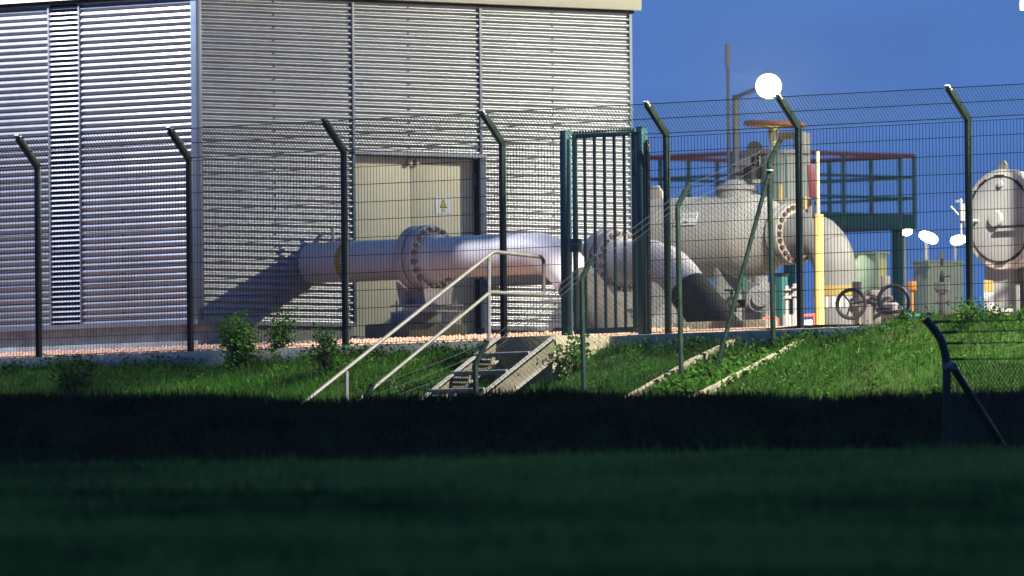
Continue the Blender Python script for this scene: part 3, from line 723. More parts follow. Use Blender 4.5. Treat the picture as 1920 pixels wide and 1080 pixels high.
# ------------------------------------------------------------------ masts and lamps
def lamp_light(name, kind, loc, aim, power, col, size, spot=None, parent=None):
    l = bpy.data.lights.new(name, kind); l.energy = power; l.color = col
    if kind in ('POINT', 'SPOT'): l.shadow_soft_size = size
    if spot: l.spot_size = rad(spot); l.spot_blend = .5
    o = bpy.data.objects.new(name, l); COL.objects.link(o)
    loc = Vector(loc); o.location = loc - (wloc(parent) if parent else Vector((0, 0, 0))); o.parent = parent
    o.rotation_euler = (Vector(aim)-loc).to_track_quat('-Z', 'Y').to_euler(); return o
def floodlight(root, c, aim, w=.4, h=.34, lens='lamp_face'):
    c = Vector(c); f = (Vector(aim)-c).normalized(); s = f.cross(Vector((0, 0, 1))).normalized(); up_ = s.cross(f)
    Rm = Matrix((s, f, up_)).transposed()
    t = MB(); t.box(c-f*.08, w*1.1, .15, h*1.1, Rm); hd = t.build('lamp_housing', 'dark', root, bevel=.02)
    t = MB(); t.box(c+f*.004, w, .012, h, Rm); t.build('lamp_lens', lens, hd, bevel=.003)
    return f
D3 = 186.
def mast(root, px, ytop, rpx, d, m='mast', zb=-.02):
    a = Q(px, ytop, d); t = MB(); t.tube([(a.x, a.y, zb), (a.x, a.y, a.z*.5), (a.x, a.y, a.z)], [rpx/FPX*d*1.15, rpx/FPX*d*1.05, rpx/FPX*d], 12); t.build('mast', m, root); return a
a0 = Q(1379, 178, D3+2.2)
fl = thing('floodlight_mast', 'glaring floodlight on a grey mast above the mesh fence', 'floodlight', (a0.x, a0.y, -.02))
mast(fl, 1379, 178, 6.5, D3+2.2)
hd = Q(1441, 161, D3-.5)
t = MB(); t.tube([a0-Vector((0, 0, .03)), hd-Vector((0, 0, -.02))+FW*.15], .03, 8); t.build('arm', 'mast', fl)
f_ = (-FW*10+Vector((0, 0, -2.5))).normalized()
t = MB(); t.lathe(hd+f_*-.2, f_, [(0, .05), (.05, .12), (.17, .170), (.2, .175)], 24); hs = t.build('lamp_housing', 'dark', fl)
t = MB(); t.lathe(hd+f_*.001, f_, [(0, .165), (.015, .168), (.03, .13), (.04, .02)], 28); t.build('lamp_lens', bowl('lamp_bowl', tuple(hd+f_*.03-wloc(fl)), .165), hs)
lamp_light('floodlight_glow', 'SPOT', hd+f_*.12, hd+f_*5+Vector((0, 0, -1.5)), LAMP['yard'], (1, .94, .70), .12, 165, fl)
# floodlight at the frame's corner
kp = P(1985, -460, v=5.0); KC = Vector((kp.x, 5.0, kp.z)); AIMC = Vector((-6.3, 9.9, .95))
fk = thing('floodlight_mast', 'bright floodlight cut by the top right corner of the picture', 'floodlight', (KC.x+.45, KC.y+.45, -.02), 'floodlights on masts')
fl['group'] = 'floodlights on masts'
t = MB(); t.tube([(KC.x+.45, KC.y+.45, -.02), (KC.x+.45, KC.y+.45, KC.z-.05)], [.07, .05], 12); t.tube([(KC.x+.45, KC.y+.45, KC.z-.08), KC+Vector((.1, .05, 0))], .03, 8); t.build('mast', 'mast', fk)
floodlight(fk, KC, AIMC, .36, .3)
k2 = P(1930, 2, v=5.0); floodlight(fk, k2, k2-FW*5+Vector((0, 0, -1.2)), .2, .2); t = MB(); t.tube([Vector((KC.x+.45, KC.y+.45, k2.z)), k2+FW*.1], .025, 8); t.build('cross_arm', 'mast', fk)
lamp_light('floodlight_glow', 'SPOT', KC+(AIMC-KC).normalized()*.12, AIMC, LAMP['corner'], (1, .95, .80), .1, 30, fk)
# key floodlight of the yard, right of the picture
KEY = Vector((2.2, 18.0, 7.7))
f2 = thing('floodlight_mast', 'floodlight on the mast standing in the yard right of the picture', 'floodlight', (KEY.x+.45, KEY.y+.45, -.02), 'floodlights on masts')
t = MB(); t.tube([(KEY.x+.45, KEY.y+.45, -.02), (KEY.x+.45, KEY.y+.45, KEY.z-.05)], [.08, .05], 12); t.tube([(KEY.x+.45, KEY.y+.45, KEY.z-.08), KEY+Vector((.1, .05, 0))], .03, 8); t.build('mast', 'mast', f2)
floodlight(f2, KEY, (UW, 5.5, 1.2), .36, .3)
lamp_light('floodlight_glow', 'POINT', KEY+(Vector((UW, 5.5, 1.2))-KEY).normalized()*.2, KEY, LAMP['key'], (1, .94, .68), .12, None, f2)
# floodlight on the roof over the left wall
RB = Vector((-9.8, VL-1.75, 7.2))
fr_ = thing('roof_floodlight', 'floodlight on a bracket over the left wall of the metal building', 'floodlight', (RB.x, VL+.4, zfas+.55))
t = MB(); t.tube([(RB.x, VL+.4, zfas+.5), (RB.x, VL+.4, RB.z+.1), (RB.x, RB.y+.05, RB.z+.1)], .035, 8); t.build('bracket', 'mast', fr_)
floodlight(fr_, RB, RB+Vector((.1, .25, -1)), .4, .3)
lamp_light('floodlight_glow', 'SPOT', RB+Vector((0, .02, -.08)), (-9.0, VL-.3, 1.), LAMP['wall'], (.88, .90, 1), .10, 100, fr_)
# floodlight off to the right that lights the slope
SL = Vector((13.5, 0.3, 12.0))
E_EDGE = math.degrees(math.atan2(SL.z-1.12, SL.x+4.95)); HALF = 43.
az = Vector((-21, 2.4, 0)).normalized(); pt = rad(E_EDGE+HALF-.25); AX = az*math.cos(pt)+Vector((0, 0, -math.sin(pt)))
fs_ = thing('floodlight_mast', 'floodlight on the mast to the right that lights the grass slope', 'floodlight', (SL.x+.5, SL.y+.3, -.02), 'floodlights on masts')
t = MB(); t.tube([(SL.x+.5, SL.y+.3, -.02), (SL.x+.5, SL.y+.3, SL.z+.1)], [.09, .06], 12); t.tube([(SL.x+.5, SL.y+.3, SL.z+.05), SL+Vector((.1, .05, 0))], .03, 8); t.build('mast', 'mast', fs_)
floodlight(fs_, SL, (2, -1, -.5), .4, .34)
lamp_light('floodlight_glow', 'SPOT', SL+(Vector((2, -1, -.5))-SL).normalized()*.1, SL+AX, LAMP['slope'], (1, .97, .84), .12, 2*HALF, fs_).data.spot_blend = .05
# antenna
a = Q(1364, 82, D3+8)
an_ = thing('antenna_mast', 'thin whip antenna left of the glaring floodlight', 'antenna', (a.x, a.y, -.02))
t = MB(); b = Q(1364, 126, D3+8); t.tube([(a.x, a.y, -.02), (a.x, a.y, b.z)], .022, 8); t.build('pole', 'mast', an_)
t = MB(); t.tube([b, a], .034, 10); t.build('aerial', 'pinkgrey', an_)
# three small lamps
for px, py, w, h, tilt, d, lab in ((1700, 432, .075, .072, 0, 215, 'small round lamp under the green walkway corner'), (1741, 445, .138, .070, -24, 213, 'long lit lamp, widest of the three low lamps'), (1797, 450, .108, .062, 12, 214, 'lit lamp just left of the rightmost mesh fence post')):
    c = Q(px, py, d)
    ls = thing('yard_lamp', lab, 'lamp', (c.x, c.y, -.02), 'low yard lamps')
    pb = c+FW*1.3; t = MB(); t.tube([(pb.x, pb.y, -.02), (pb.x, pb.y, c.z+.05), c+FW*.1], .025, 8); t.build('pole', 'mast', ls)
    t = MB(); ax = RT*math.cos(rad(tilt))+UP*math.sin(rad(tilt))
    t.lathe(c-ax*w, ax, [(w*(1-math.cos(math.pi*i/10)), max(.002, h*math.sin(math.pi*i/10)**.7)) for i in range(11)], 16); t.build('lamp_globe', 'lamp_small', ls)
    lamp_light('lamp_glow', 'POINT', c-FW*.35, c, LAMP['low'], (1, .97, .8), .1, None, ls)

# ------------------------------------------------------------------ green walkway platform
D4 = 205.
n0 = Q(1447, 284, D4); lft = Q(1213, 297, D4); rgt = Q(1721, 292, D4)
cp = n0; lu = (1447-1213)/FPX*D4*1.414; lv = (1721-1447)/FPX*D4*1.414
x1, y0_ = cp.x, cp.y; x0, y1_ = x1-lu, y0_+lv
ztop = cp.z; zdk = Q(1700, 392, D4).z; zdb = Q(1700, 421, D4).z
wk = thing('walkway_platform', 'green steel walkway platform with red top rails in the background', 'platform', ((x0+x1)/2, (y0_+y1_)/2, -.02))
t = MB(); t.bx(x0, x1, y0_, y1_, zdb+.02, zdb+.06); t.build('deck', 'dark', wk, smooth=False)
t = MB(); t.bx(x1-.01, x1+.01, y0_+.9, y1_, zdb, zdk); t.bx(x0, x1-.011, y1_-.01, y1_+.01, zdb, zdk); t.bx(x0-.01, x0+.01, y0_, y1_-.011, zdb, zdk); t.build('toe_board', 'walk_green', wk)
cor = [(x0, y0_), (x1, y0_), (x1, y1_), (x0, y1_)]
for i in range(4):
    a, b = cor[i], cor[(i+1) % 4]
    t = MB(); t.tube([(*a, ztop), (*b, ztop)], .034, 8); t.build('top_rail', 'red', wk)
    for f in (.37, .73):
        z = ztop+(zdk-ztop)*f; t = MB(); t.tube([(*a, z), (*b, z)], .022, 8); t.build('middle_rail', 'walk_green', wk)
    for f in ((0, .5, .9) if i % 2 else (0, .34, .67)):
        x = a[0]+(b[0]-a[0])*f; y = a[1]+(b[1]-a[1])*f
        t = MB(); t.tube([(x, y, zdb), (x, y, ztop)], .032, 8); t.build('rail_post', 'walk_green', wk)
for x, y in ((x0+.2, y0_+.2), (x1-.2, y1_-.15), (x0+.2, y1_-.2)):
    t = MB(); t.bx(x-.06, x+.06, y-.06, y+.06, -.02, zdb); t.build('leg', 'walk_green', wk)

# ------------------------------------------------------------------ vessel with quick closure at the right edge
D5 = 166.
c5 = Q(1876, 411, D5)
v2_ = thing('closure_vessel', 'pale grey vessel with round quick-opening door cut by the right edge', 'pressure vessel', (c5.x, c5.y+1, -.02))
ro = 94/FPX*D5
t = MB(); t.lathe((c5.x, c5.y, c5.z), (0, 1, 0), [(0, ro-.04), (.012, ro), (.20, ro), (.22, ro-.03), (.30, ro-.03), (.32, ro-.06), (3.5, ro-.06), (3.9, ro*.5)], 64); t.build('shell', 'vessel', v2_, angle=40)
rdn = ro*.86
t = MB(); t.lathe((c5.x, c5.y-.03, c5.z), (0, 1, 0), [(0, rdn*.5), (.006, rdn*.9), (.014, rdn*.975), (.05, rdn*.975)], 64); dr = t.build('door', 'vessel_pale', v2_)
t = MB(); t.ring((c5.x, c5.y-.006, c5.z), (0, 1, 0), rdn, .009, 72, 6); t.build('door_seal', 'black', v2_)
for deg in (52, 90, 122, 145, 238, 270, 300, 328):
    t = MB(); a = rad(deg); t.box((c5.x+rdn*1.0*math.cos(a), c5.y-.012, c5.z+rdn*1.0*math.sin(a)), .032, .02, .14 if deg in (90, 270) else .13, Matrix.Rotation(-a, 3, 'Y')); t.build('locking_clamp', 'black', v2_, smooth=False)
hb = Q(1869, 410, D5); yf = c5.y-.03
t = MB(); t.lathe((hb.x, yf-.05, hb.z), (0, 1, 0), [(0, .04), (.005, .092), (.035, .098), (.05, .098)], 28); t.build('hub', 'vessel_pale', dr)
t = MB(); b0 = Vector((hb.x+.03, yf-.055, hb.z-.10)); t.bar(b0, b0+Vector((.75, 0, -.0)), .03, .03, (0, 1, 0)); t.build('lever', 'dark', dr)
kn = Q(1882, 345, D5); t = MB(); t.lathe((kn.x, yf-.03, kn.z), (0, 1, 0), [(0, .02), (.005, .04), (.03, .042)], 16); t.build('knob', 'vessel_pale', dr)
lg = Q(1880, 312, D5)
t = MB(); t.prism([(c5.x-.07, c5.z+ro-.03), (c5.x+.07, c5.z+ro-.03), (c5.x+.06, c5.z+ro+.06), (c5.x+.025, c5.z+ro+.10), (c5.x-.025, c5.z+ro+.10), (c5.x-.06, c5.z+ro+.06)], 'y', c5.y+.04, c5.y+.07); t.build('lifting_lug', 'vessel_pale', v2_)
t = MB(); t.tube([(c5.x+.0, c5.y+.9, c5.z+ro-.1), (c5.x, c5.y+.9, c5.z+ro+.12)], .16, 20); t.tube([(c5.x, c5.y+.9, c5.z+ro+.12), (c5.x, c5.y+.9, c5.z+ro+.17)], .22, 20); t.build('top_nozzle', 'vessel_pale', v2_)
t = MB(); zz = c5.z-ro+.1; t.bx(c5.x-.36, c5.x+.02, c5.y+.1, c5.y+.55, -.02, zz); t.bx(c5.x+.17, c5.x+.45, c5.y+.2, c5.y+.5, -.02, zz); t.bx(c5.x-.1, c5.x+.3, c5.y+.6, c5.y+.7, -.02, zz); t.build('support', 'vessel_pale', v2_, bevel=.01)
ys = Q(1834, 535, D5); 
t = MB(); t.bx(c5.x-.364, c5.x-.22, c5.y+.095, c5.y+.30, Q(1834, 546, D5).z, Q(1834, 524, D5).z); t.build('colour_band', 'yellow', v2_)
t = MB(); t.bx(c5.x-.363, c5.x-.22, c5.y+.096, c5.y+.30, Q(1834, 576, D5).z, Q(1834, 547, D5).z); t.build('marking_band', 'white', v2_)
gg = Q(1802, 398, D5)
t = MB(); t.tube([gg+Vector((0, 0, -.28)), gg+Vector((0, 0, .16))], .012, 8); t.tube([gg+Vector((.02, 0, -.1)), gg+Vector((.02, 0, .1))], .034, 12); t.box(gg+Vector((-.03, 0, .13)), .08, .04, .03); t.tube([gg+Vector((0, 0, -.06)), gg+Vector((-.11, -.05, .07))], .012, 6); t.tube([gg+Vector((-.02, 0, -.09)), gg+Vector((-.02, .4, -.09))], .02, 8); t.build('level_gauge', 'vessel_pale', v2_)

# ------------------------------------------------------------------ background cabinets and valves on the right
def cabinet(px0, px1, ytop, d, m, label, extra=None):
    """box whose +x and -y sides show; near vertical edge somewhere between px0 and px1"""
    k = FPX/d/1.414; f = extra or .5
    pe = px0+(px1-px0)*f; e = Q(pe, ytop, d)
    root = thing('equipment_cabinet', label, 'cabinet', (e.x, e.y, -.02), 'pale equipment cabinets')
    lx = (pe-px0)/k; ly = (px1-pe)/k
    t = MB(); t.bx(e.x-lx, e.x, e.y, e.y+ly, -.02, e.z); b = t.build('body', m, root, bevel=.01)
    t = MB(); t.bx(e.x-lx-.02, e.x+.02, e.y-.02, e.y+ly+.02, e.z+.001, e.z+.03); t.build('lid', m, root)
    t = MB(); t.bx(e.x, e.x+.008, e.y+.04, e.y+ly-.04, .1, e.z-.06); dr_ = t.build('door', 'cream' if m == 'grey_green' else m, root)
    t = MB(); t.tube([(e.x+.01, e.y+ly*.5, e.z*.55), (e.x+.05, e.y+ly*.5, e.z*.55), (e.x+.05, e.y+ly*.5, e.z*.55-.09)], .012, 6); t.build('handle', 'dark', dr_)
    return root
cabinet(1592, 1665, 476, 184, 'grey_green', 'grey green cabinet with cream door behind the black handwheels', .70)
cabinet(1712, 1808, 492, 190, 'cab_cream', 'wide pale cream cabinet behind the small riser valve', .28)
for px, py in ((1768, 480), (1809, 478)):
    pass
for px, py, rr_, lab in ((1766, 479, .045, 'small round dial on the left of the cream cabinet'), (1808, 480, .06, 'x')):
    if lab == 'x': continue
    c = Q(px, py, 189.6); g = thing('pressure_gauge', 'small round gauge standing on the cream cabinet', 'gauge', c-Vector((0, 0, .12)))
    t = MB(); t.tube([c, c-FW*.06], rr_, 18); t.build('dial', 'grey', g); t = MB(); t.tube([c-Vector((0, 0, .14)), c], .016, 8); t.build('stem', 'dark', g)
def wheel_valve(px, py, rpx, d, axis, label, body_m, stemtop, postw):
    c = Q(px, py, d); R = rpx/FPX*d; ax = Vector(axis).normalized()
    root = thing('handwheel_valve', label, 'valve', (c.x, c.y, -.02), 'handwheel valves by the cabinet')
    t = MB(); t.ring(c, ax, R, .022, 32, 8); w = t.build('handwheel', 'dark', root)
    e = ax.orthogonal().normalized(); f = ax.cross(e); t = MB()
    for k in range(3):
        an = k*2*math.pi/3+.5; t.tube([c, c+(e*math.cos(an)+f*math.sin(an))*R], .012, 6)
    t.build('spokes', 'dark', w)
    bk = c-ax*.28 if ax.dot(FW) < 0 else c+ax*.28
    t = MB(); t.tube([c, bk], .03, 10); t.build('spindle', 'grey', root)
    zt = Q(px, stemtop, d).z
    t = MB(); t.tube([(bk.x, bk.y, -.02), (bk.x, bk.y, zt)], postw/FPX*d/2, 16); t.lathe((bk.x, bk.y, c.z-.1), (0, 0, 1), [(0, postw/FPX*d*.55), (.02, postw/FPX*d*.75), (.16, postw/FPX*d*.75), (.18, postw/FPX*d*.55)], 16); t.build('valve_body', body_m, root)
    return root
wheel_valve(1596, 570, 27, 168, (.55, -1, .1), 'upright black handwheel nearest the banded pipe', 'pinkgrey', 527, 19)
wheel_valve(1644, 556, 25, 170, (.35, -.45, 1), 'tilted black handwheel in the middle of three', 'pinkgrey', 556, 22)
wheel_valve(1676, 565, 30, 169, (1, -.5, .15), 'black handwheel in front of the blue gap left of the cream cabinet', 'pinkgrey', 516, 18)
wheel_valve(1668, 580, 22, 167, (.2, -.3, 1), 'lowest black handwheel lying nearly flat', 'pinkgrey', 590, 20)
# riser valve
c = Q(1766, 610, 170)
rv = thing('riser_valve', 'slim riser valve with black cap and red levers before the cream cabinet', 'valve', (c.x, c.y, -.02))
t = MB(); shaft(t, 1766, 545, 620, 6, 170, base=-.02); shaft(t, 1766, 588, 593, 13, 170); t.build('riser', 'vessel_pale', rv)
t = MB(); shaft(t, 1766, 538, 544, 15, 170); shaft(t, 1766, 530, 536, 14, 170); shaft(t, 1766, 544, 549, 12, 170); t.build('flange', 'grey', rv)
t = MB(); a = Q(1766, 529, 170); b = Q(1766, 506, 170); t.tube([a, a+(b-a)*.4, b], [.03, .03, .008], 10); t.tube([a+Vector((0, 0, .06)), a+Vector((.09, .05, .07))], .008, 6); t.build('cap', 'dark', rv)
t = MB(); a = Q(1754, 568, 170); b = Q(1778, 567, 170); t.tube([a, b], .014, 6); t.build('lever', 'red', rv)
t = MB(); a = Q(1756, 597, 169); b = Q(1812, 587, 169); t.tube([a, b], .026, 8); t.tube([Q(1757, 603, 169), Q(1778, 600, 169)], .06, 10); t.build('lever', 'red', rv)
c = Q(1710, 536, 172)
t = MB(); t.box(c, .08, .08, .11); t.box(c-Vector((0, 0, .6)), .03, .03, 1.1); tag(t.build('orange_box', 'orange', bevel=.01), 'orange junction box on a post left of the cream cabinet', 'junction box')
t = MB(); a, b = Q(1695, 594, 168), Q(1752, 592, 168); t.tube([a, b], .035, 10); t.tube([a, a-Vector((0, 0, a.z+.02))], .035, 10); t.tube([b, b-Vector((0, 0, b.z+.02))], .035, 10)
tag(t.build('green_pipe', 'walk_green'), 'short green pipe at ground level by the lowest handwheel', 'pipe')
for px, w, y0, d, lab in ((1628, 24, 556, 171, 'short pinkish pipe stub between the first two handwheels'), (1862, 22, 578, 164, 'flanged stub at the foot of the pale right vessel'), (1884, 22, 580, 164, 'second flanged stub at the right vessel foot')):
    c = Q(px, 610, d); t = MB(); shaft(t, px, y0, 620, w/2, d, base=-.02, n=18); shaft(t, px, y0-1, y0+5, w/2+5, d, n=18); shaft(t, px, y0+7, y0+12, w/2+5, d, n=18)
    tag(t.build('pipe_stub', 'pinkgrey'), lab, 'pipe stub', 'short pipe stubs')
# pipework under the vessel
def rod(name, pts, r, m, label, cat, d):
    t = MB(); t.tube([Q(a, b, d) for a, b in pts], r, 10); return tag(t.build(name, m), label, cat)
rod('drain_pipe', [(1395, 622), (1395, 520)], .022, 'galv_warm', 'thin upright drain pipe below the vessel', 'pipe', 172)
arch = [(1340, 560), (1344, 550), (1350, 544), (1357, 543), (1363, 547), (1368, 555), (1370, 575), (1370, 622)]
rod('impulse_pipe', [(1336, 622), (1337, 575)]+arch, .018, 'galv', 'thin arched pipe below the vessel', 'pipe', 172.5)
c = Q(1463, 600, 172); cb_ = thing('teal_cabinet', 'narrow teal case behind the second chain-link post', 'cabinet', (c.x, c.y, -.02))
t = MB(); upright(t, 1465, 518, 600, 26, 1., 172, base=-.02); t.build('body', 'teal', cb_, bevel=.01); t = MB(); upright(t, 1465, 513, 517.5, 30, 1., 172); t.build('lid', 'dark', cb_)
for px, y0, d, lab in ((1475, 536, 166, 'left small valve tree beside the yellow post'), (1490, 532, 166.5, 'right small valve tree hidden behind a mesh post')):
    c = Q(px, 610, d); vt = thing('valve_tree', lab, 'valve', (c.x, c.y, -.02), 'small valve trees')
    t = MB(); shaft(t, px, y0, 620, 4, d, base=-.02); shaft(t, px, 590, 612, 9, d); t.build('riser', 'pinkgrey', vt)
    t = MB(); shaft(t, px, y0+6, y0+11, 8, d); shaft(t, px, y0+18, y0+24, 9, d); t.build('flange', 'pinkgrey', vt)
    t = MB(); a = Q(px-9, y0+10, d-.1); b = Q(px+10, y0+9, d-.1); t.tube([a, b], .01, 6); t.build('lever', 'dark', vt)
for px0, px1, y, d, lab in ((1430, 1456, 597, 165, 'orange red valve lever left of the second chain-link post'), (1498, 1528, 592, 165, 'red valve lever just left of the yellow post')):
    t = MB(); a, b = Q(px0, y+1, d), Q(px1, y-1, d); t.tube([a, b], .022, 8); t.tube([b, b-Vector((0, 0, b.z+.02))], .03, 8); tag(t.build('valve_lever', 'red'), lab, 'lever', 'red valve levers')
t = MB(); upright(t, 1512, 600, 618, 40, .7, 166, base=-.02); tag(t.build('small_meter', 'white', bevel=.01), 'small white meter box at the foot of the yellow post', 'meter')
for px, y0, w, d, m, lab in ((1320, 536, 22, 172, 'vessel_pale', 'pale equipment box behind the sloping wrapped pipe'), (1425, 530, 60, 171, 'grey', 'grey valve block under the end of the vessel')):
    c = Q(px, 600, d); bt = thing('valve_block', lab, 'valve block', (c.x, c.y, -.02))
    t = MB(); upright(t, px, y0, 610, w, 1., d, base=-.02); t.build('body', m, bt, bevel=.03)
    t = MB(); shaft(t, px, y0-12, y0+.5, w*.25, d); a = Q(px, y0+30, d-.5); t.lathe(a+FW*.12, -FW, [(0, w*.42/FPX*d), (.06, w*.42/FPX*d), (.07, w*.25/FPX*d), (.12, w*.25/FPX*d)], 20); t.build('cover', m, bt)
mf = thing('pipe_manifold', 'dark rusty pipes and valves crowded under the end of the vessel', 'pipework', Q(1410, 610, 171.5))
for x0, y0, x1, y1, r in ((1352, 612, 1352, 560, .045), (1440, 612, 1440, 535, .06), (1345, 572, 1445, 566, .05), (1410, 566, 1410, 612, .04)):
    t = MB(); t.tube([Q(x0, y0, 171.2), Q(x1, y1, 171.2)], r, 12); t.build('pipe', 'rust', mf)
for x, y in ((1372, 571), (1428, 567)):
    t = MB(); a = Q(x, y, 171.1); t.lathe(a-RT*.06, RT, [(0, .085), (.02, .09), (.10, .09), (.12, .085)], 16); t.tube([a, a+Vector((0, 0, .17))], .02, 8); t.ring(a+Vector((0, 0, .17)), (0, 0, 1), .08, .012, 18, 6); t.build('valve_body', 'dark', mf)
t = MB(); t.tube([Q(1395, 520, 171), Q(1395, 545, 171), Q(1410, 556, 171), Q(1452, 556, 171)], .03, 8); t.build('pipe', 'walk_green', mf)
# low concrete beam
a = P(1275, 612, z=.02); 
t = MB(); t.bx(P(1268, 612, v=4.2).x, P(1440, 606, v=4.2).x, 4.15, 4.35, -.03, P(1330, 603, v=4.2).z); tag(t.build('concrete_beam', 'concrete_warm', bevel=.01), 'low buff concrete beam at the foot of the wrapped pipe', 'concrete beam')

# ------------------------------------------------------------------ drain edgings on the slope
def edging(pts, label):
    t = MB(); q = []
    for k in range(len(pts)-1):
        for i in range(6):
            f = i/6; px = pts[k][0]+(pts[k+1][0]-pts[k][0])*f; py = pts[k][1]+(pts[k+1][1]-pts[k][1])*f; q.append(T(px, py, 145, 170))
    for a, b in zip(q[:-1], q[1:]):
        t.bar(a+Vector((0, 0, -.02)), b+Vector((0, 0, -.02)), .085, .16, (1, 0, 0))
    a, b = q[-2], q[-1]; t.bar(b+Vector((0, 0, -.02)), b+(b-a)*6, .085, .16, (1, 0, 0))
    return tag(t.build('concrete_edging', 'concrete_warm', smooth=False), label, 'edging', 'concrete edgings of the drain')
edging([(1398, 636), (1300, 683), (1196, 743)], 'sloping concrete edging on the left of the weedy drain')
edging([(1541, 626), (1435, 684), (1318, 744)], 'sloping concrete edging on the right of the weedy drain')

# ------------------------------------------------------------------ outer chain-link fence climbing the slope
def chain(t, a, b, h, pitch=.06, r=.0015, z0=.05):
    a, b = Vector(a), Vector(b); L = (b-a).length
    def pt(s, q): return a+(b-a)*(s/L)+Vector((0, 0, z0+q))
    k = -h
    while k < L:
        s0, q0 = max(k, 0), max(0, -k); s1 = min(L, k+h); q1 = s1-k
        if s1 > s0:
            t.tube([pt(s0, q0), pt(s1, q1)], r, 3, caps=False)
            t.tube([pt(L-s0, q0), pt(L-s1, q1)], r, 3, caps=False)
        k += pitch
def barb(t, a, b, r=.003, sag=.02, step=.11):
    a, b = Vector(a), Vector(b); n_ = 8
    t.tube([a+(b-a)*(i/n_)+Vector((0, 0, -sag*4*(i/n_)*(1-i/n_))) for i in range(n_+1)], r, 4, caps=False)
    L = (b-a).length; s = .05
    while s < L:
        f = s/L; c = a+(b-a)*f+Vector((0, 0, -sag*4*f*(1-f))); d = Vector((RNG.normal(), RNG.normal(), RNG.normal())).normalized()*.018
        t.tube([c-d, c+d], .002, 3, caps=False); s += step
base = []
for px, top, bv in ((690, 722, -6.3), (905, 640, -4.45), (1104, 480, -2.7), (1284, 345, -1.22), (1456, 262, -.20)):
    p = P(px-2, top, v=bv); base.append((p.x, bv, p.z))
base[4] = (base[4][0], -.2, base[4][2])
ofn = thing('chain_link_fence', 'old green chain-link fence with barbed wire climbing the slope to the mesh fence', 'fence', (base[4][0], -2, -.9))
PH = 2.02; tips = []; feet = []
for k, (x, y, zt) in enumerate(base):
    zb = zt-2.27; knee = Vector((x-.05, y-.05, zt-.25)); tip = Vector((x+.03, y+.05, zt)); foot = Vector((x-.03, y-.03, zb-.25))
    t = MB(); t.tube([foot, knee], .030, 10); t.tube([knee, tip], .031, 10); pp = t.build('fence_post', 'chain_green', ofn)
    t = MB(); t.tube([tip, tip+(tip-knee).normalized()*.012], .034, 10); t.build('end_cap', 'dark', pp)
    tips.append((knee, tip)); feet.append(Vector((foot.x, foot.y, zb)))
for i in range(4):
    t = MB(); chain(t, feet[i], feet[i+1], 1.95); 
    for f in (.02, 1.0, 1.95): t.tube([feet[i]+Vector((0, 0, f+.05)), feet[i+1]+Vector((0, 0, f+.05))], .0022, 3, caps=False)
    t.build('chain_link', 'chain_green', ofn, smooth=False)
    t = MB()
    for f in (.05, .5, .97): barb(t, tips[i][0]+(tips[i][1]-tips[i][0])*f, tips[i+1][0]+(tips[i+1][1]-tips[i+1][0])*f)
    t.build('barbed_wire', 'dark', ofn, smooth=False)
t = MB(); kb = P(1443, 320, v=-.25); ft = T(1338, 686, 150, 170); t.tube([kb, ft-Vector((0, 0, .15))], .026, 10); t.build('brace', 'chain_green', ofn)
t = MB(); t.ring((tips[4][0].x, tips[4][0].y, kb.z), (0, 0, 1), .036, .014, 14, 6); t.build('clamp', 'walk_green', ofn)

# ------------------------------------------------------------------ corner post of the nearer chain-link fence
D6 = 138.
nf = thing('chain_link_fence', 'near chain-link fence corner post with cranked top and brace at the right edge', 'fence', Q(1776, 900, D6))
gb = Q(1777, 990, D6); gb.z = float(tz(gb.x, gb.y))-.2
pts = [gb, Q(1775, 690, D6), Q(1773, 665, D6), Q(1766, 640, D6), Q(1754, 620, D6), Q(1737, 600, D6)]
t = MB(); t.tube(pts, .042, 14); p = t.build('fence_post', 'chain_green', nf)
t = MB(); t.tube([pts[-1], pts[-1]+(pts[-1]-pts[-2]).normalized()*.02], .046, 14); t.build('end_cap', 'dark', p)
bt_ = Q(1888, 850, D6+.6)
t = MB(); t.tube([Q(1784, 684, D6), bt_, bt_+(bt_-Q(1784, 684, D6))*.6], .038, 12); t.build('brace', 'chain_green', nf)
t = MB(); t.tube([Q(1775, 692, D6), Q(1775, 680, D6)], .05, 14); t.tube([Q(1783, 691, D6-.05), Q(1788, 680, D6-.05)], .045, 12); t.tube([Q(1779, 686, D6-.12), Q(1786, 686, D6-.12)], .012, 8); t.build('clamp', 'galv', nf)
ne = Q(2160, 650, D6+2.2)
for (a, b), (c_, d_) in (((1745, 604), (2160, 588)), ((1761, 624), (2160, 606)), ((1769, 644), (2160, 632)), ((1774, 674), (2160, 664))):
    t = MB(); s0 = Q(a, b, D6); e0 = Q(c_, d_, D6+2.2); barb(t, s0, e0, .0075, .012, .12); t.tube([s0, s0+(e0-s0)*.085], .014, 8); t.build('barbed_wire', 'black', nf, smooth=False)
t = MB(); fa, fb = Q(1777, 985, D6), Q(2160, 985, D6+2.2); chain(t, fa, fb, 1.52, .055, .0034); t.build('chain_link', 'chain_green', nf, smooth=False)

